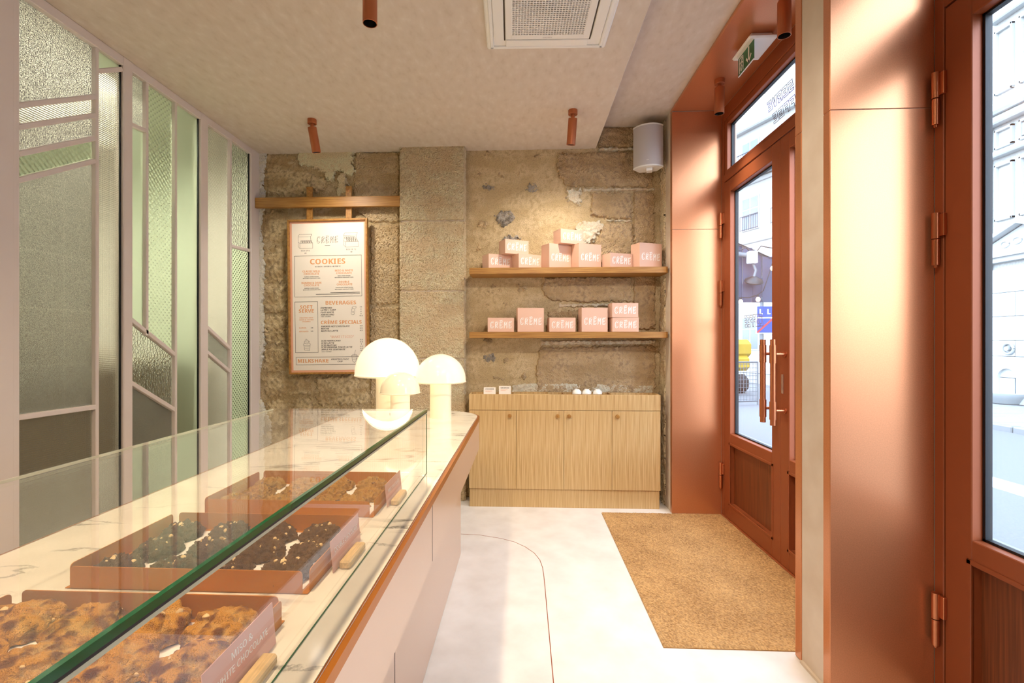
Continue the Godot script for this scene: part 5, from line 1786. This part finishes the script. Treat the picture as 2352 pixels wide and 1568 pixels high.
	roof.quad(Vector3(-0.2, r0, -1.85), Vector3(-0.2, r0, 4.9), Vector3(1.5, r1, 4.9), Vector3(1.5, r1, -0.5), Vector3(-1, 1, 0))
	roof.quad(Vector3(-0.2, r0, -1.85), Vector3(6, r0, -1.85), Vector3(6, r1, -0.5), Vector3(1.5, r1, -0.5), Vector3(0, 1, -1))
	roof.quad(Vector3(1.5, r1, -0.5), Vector3(6, r1, -0.5), Vector3(6, r1 + 0.1, 4.9), Vector3(1.5, r1 + 0.1, 4.9), Vector3(0, 1, 0))
	roof.quad(Vector3(-0.2, r0, 4.9), Vector3(6, r0, 4.9), Vector3(6, r1 + 0.1, 4.9), Vector3(1.5, r1, 4.9), Vector3(0, 0, 1))
	mi("roof", roof, M.slate, b)
	mi("chimney", spanmesh(Vector3(1.0, r0, -0.7), Vector3(2.2, r1 + 0.75, 0.9)), M.facade, b)
	mi("chimney_cap", spanmesh(Vector3(0.9, r1 + 0.75, -0.8), Vector3(2.3, r1 + 0.85, 1.0)), M.facade_dark, b)
	mi("chimney", spanmesh(Vector3(1.4, r0, 2.2), Vector3(2.4, r1 + 0.5, 4.4)), M.facade, b)
	for i in 4:
		var pt := MB.new()
		pt.lathe([Vector2(0.16, 0), Vector2(0.12, 0.6), Vector2(0.22, 0.62), Vector2(0.2, 0.75), Vector2(0, 0.76)], 12, Vector3(1.8, r1 + 0.5, 2.5 + i * 0.5))
		mi("chimney_pot", pt, M.brick_red, b)
	for i in 3:
		var z := -0.55 + i * 1.85
		for y in [1.0, 4.0, 6.95, 9.72]:
			window_part(b, 0, y - g, z, 1.05, 1.65)
			if y > 5 and y < 9:
				railing(b, -0.14, y - g, z - 0.55, z + 0.55, 0.75)
	mi("balcony", spanmesh(Vector3(-0.75, 9.45 - g, -1.7), Vector3(0, 9.62 - g, 4.6), 0.04), M.facade_trim, b)
	railing(b, -0.7, 9.62 - g, -1.65, 4.5, 0.95)
	for i in 4:
		var fp := MB.new()
		fp.lathe([Vector2(0, 0), Vector2(0.11, 0), Vector2(0.17, 0.28), Vector2(0.19, 0.32), Vector2(0, 0.3)], 12, Vector3(-0.85, 9.62 - g, -1.3 + i * 0.45 + (0.6 if i > 2 else 0.0)))
		mi("flower_pot", fp, M.brick_red, b)
	awning()
	road_things(g)


func awning() -> void:
	var a := thing("cafe_awning", "white café awning with blue-grey canvas valance over the pavement", "awning", Vector3(2.6, 0, -7.6))
	# sloping roof canvas, its blue side and front curtains, and the metal front bar
	var p := MB.new()
	p.quad(Vector3(-0.7, 3.35, -2.5), Vector3(-0.7, 3.35, 0.55), Vector3(1.25, 2.45, 0.55), Vector3(1.25, 2.45, -2.5), Vector3(0.4, 1, 0))
	p.quad(Vector3(-0.7, 3.33, -2.5), Vector3(-0.7, 3.33, 0.55), Vector3(1.25, 2.43, 0.55), Vector3(1.25, 2.43, -2.5), Vector3(-0.4, -1, 0))
	mi("roof_canvas", p, M.canvas_white, a)
	var v := MB.new()
	for i in 14:
		var x0 := -0.7 + i * 1.93 / 14.0
		var y0 := 3.33 - (x0 + 0.7) / 1.95 * 0.9
		v.box(Vector3(x0 + 0.069, (y0 + 1.98) / 2 - 0.02, 0.52 + (0.012 if i % 2 else -0.012)), Vector3(0.139, y0 - 1.98, 0.012), 0.004)
	mi("side_curtain", v, M.canvas_blue, a)
	mi("front_valance", spanmesh(Vector3(1.22, 2.12, -2.5), Vector3(1.24, 2.42, 0.5)), M.canvas_blue, a)
	mi("front_bar", spanmesh(Vector3(1.2, 2.4, -2.5), Vector3(1.28, 2.46, 0.56), 0.01), M.steel, a)
	var arm := MB.new()
	arm.tube([Vector3(-0.6, 2.75, 0.6), Vector3(0.55, 2.62, 0.6)], 0.035, 10)
	mi("arm", arm, M.steel, a)
	var cb := MB.new()
	cb.tube([Vector3(0.94, 2.44, 0.62), Vector3(0.90, 2.49, 0.65), Vector3(0.8, 2.12, 0.6), Vector3(0.72, 2.06, 0.61), Vector3(0.6, 2.02, 0.6), Vector3(0.48, 2.02, 0.61), Vector3(0.2, 1.99, 0.6)], 0.007, 6)
	mi("festoon_cable", cb, M.black, a)
	var hl := thing("terrace_heater", "dark round terrace heater lamp hanging from the awning arm", "heater", Vector3(3.24, 2.24, -6.95))
	var m := MB.new()
	m.xf = Transform3D(Basis(Vector3.RIGHT, deg_to_rad(24)), Vector3.ZERO)
	m.lathe([Vector2(0, -0.01), Vector2(0.1, -0.02), Vector2(0.125, 0.0), Vector2(0.11, 0.03), Vector2(0.04, 0.07), Vector2(0, 0.075)], 24)
	mi("reflector", m, M.black, hl)
	m = MB.new()
	m.tube([Vector3(0, 0.05, 0), Vector3(0.03, 0.16, 0), Vector3(0.0, 0.26, -0.02)], 0.02, 8)
	mi("stem", m, M.steel, hl)
	mi("junction_box", boxmesh(Vector3(-0.02, 0.34, 0), Vector3(0.12, 0.17, 0.1), 0.01), M.white_plastic, hl)
	m = MB.new()
	m.tube([Vector3(0.04, 0.42, 0), Vector3(0.1, 0.5, 0), Vector3(0.25, 0.47, 0)], 0.008, 6)
	mi("cable", m, M.black, hl)
	m = MB.new()
	m.tube([Vector3(-0.05, 0.42, 0), Vector3(-0.1, 0.48, 0), Vector3(-0.2, 0.44, 0)], 0.008, 6)
	mi("cable", m, M.black, hl)
	for d in [[Vector3(3.50, 2.43, -6.95), "warm glowing festoon bulb at the outer corner of the awning"], [Vector3(3.32, 2.00, -6.99), "warm glowing festoon bulb at the curtain hem near the signal head"], [Vector3(3.08, 1.965, -6.99), "warm glowing festoon bulb at the curtain hem below the heater"]]:
		var q: Vector3 = d[0]
		var b := thing("festoon_bulb", d[1], "bulb", q, 0.0, "festoon bulbs on the awning")
		var s := MB.new()
		s.lathe([Vector2(0, -0.04), Vector2(0.02, -0.034), Vector2(0.03, -0.012), Vector2(0.026, 0.012), Vector2(0.012, 0.028), Vector2(0, 0.03)], 14)
		mi("bulb", s, M.bulb_glow, b)
		s = MB.new()
		s.lathe([Vector2(0, 0.026), Vector2(0.013, 0.026), Vector2(0.013, 0.06), Vector2(0, 0.06)], 10)
		mi("socket", s, M.black, b)


func road_things(g: float) -> void:
	var p := thing("sign_post", "grey street post with a blue sign, a crossed-out zone sign and lamp head", "sign", Vector3(6.75, g - 0.05, -14.0))
	var m := MB.new()
	m.tube([Vector3(0, 0, 0), Vector3(0, 2.75, 0)], 0.05, 10)
	mi("post", m, M.steel, p)
	mi("name_plate", boxmesh(Vector3(0.05, 2.42, 0.07), Vector3(0.42, 0.3, 0.03), 0.01), M.sign_blue, p)
	text("L  L", 0.3, 0.14, M.white_ink, p, Vector3(0.05, 2.42, 0.088))
	mi("zone_sign", boxmesh(Vector3(0.05, 2.03, 0.07), Vector3(0.5, 0.46, 0.03), 0.01), M.white_plastic, p)
	mi("zone_field", boxmesh(Vector3(0.05, 2.03, 0.088), Vector3(0.44, 0.40, 0.008)), M.sign_blue, p)
	var st := MB.new()
	st.xf.origin = Vector3(0.05, 2.03, 0.093)
	st.ribbon([Vector2(-0.2, -0.18), Vector2(0.2, 0.18)], 0.05, 0.004)
	mi("stripe", st, M.sign_red, p)
	mi("signal_head", boxmesh(Vector3(0, 2.86, 0.03), Vector3(0.34, 0.28, 0.2), 0.04), M.steel, p)
	var d := thing("excavator", "small yellow excavator with glazed cab working in the street", "excavator", Vector3(6.1, g - 0.1, -16.0), deg_to_rad(20))
	for s in [-1.0, 1.0]:
		mi("track", boxmesh(Vector3(0, 0.3, s * 0.6), Vector3(1.9, 0.6, 0.36), 0.2), M.black, d)
	mi("deck", boxmesh(Vector3(0.1, 0.95, 0), Vector3(1.8, 0.5, 1.4), 0.12), M.yellow, d)
	mi("engine_cover", boxmesh(Vector3(0.75, 1.4, 0), Vector3(0.8, 0.6, 1.3), 0.15), M.yellow, d)
	mi("cab", boxmesh(Vector3(-0.25, 1.75, 0.2), Vector3(1.0, 1.3, 0.95), 0.08), M.window_dark, d)
	var cf := MB.new()
	for sx in [-1.0, 1.0]:
		for sz in [-1.0, 1.0]:
			cf.box(Vector3(-0.25 + sx * 0.48, 1.75, 0.2 + sz * 0.46), Vector3(0.08, 1.34, 0.08), 0.02)
	cf.box(Vector3(-0.25, 2.42, 0.2), Vector3(1.1, 0.08, 1.05), 0.03)
	mi("cab_frame", cf, M.steel, d)
	var ar := MB.new()
	ar.bar(Vector3(-0.8, 1.0, -0.3), Vector3(-1.9, 2.3, -0.3), 0.22, 0.28, Vector3.UP, 0.04)
	ar.bar(Vector3(-1.85, 2.3, -0.3), Vector3(-2.5, 1.0, -0.3), 0.18, 0.22, Vector3.RIGHT, 0.04)
	mi("arm", ar, M.yellow, d)
	mi("bucket", boxmesh(Vector3(-2.5, 0.75, -0.3), Vector3(0.5, 0.5, 0.5), 0.1), M.steel, d)
	var f := thing("site_barrier", "grey mesh site barrier panel standing in the street", "barrier", Vector3(5.55, g - 0.1, -12.6), deg_to_rad(15))
	var fr := MB.new()
	for x in [-0.5, 0.5]:
		fr.tube([Vector3(x, 0, 0), Vector3(x, 1.1, 0)], 0.02, 8)
	for y in [0.1, 1.1]:
		fr.tube([Vector3(-0.5, y, 0), Vector3(0.5, y, 0)], 0.02, 8)
	mi("frame", fr, M.steel, f)
	var ms := MB.new()
	for i in 11:
		ms.tube([Vector3(-0.45 + i * 0.09, 0.1, 0), Vector3(-0.45 + i * 0.09, 1.1, 0)], 0.006, 5)
	for i in 10:
		ms.tube([Vector3(-0.5, 0.15 + i * 0.1, 0), Vector3(0.5, 0.15 + i * 0.1, 0)], 0.006, 5)
	mi("mesh_panel", ms, M.steel, f)
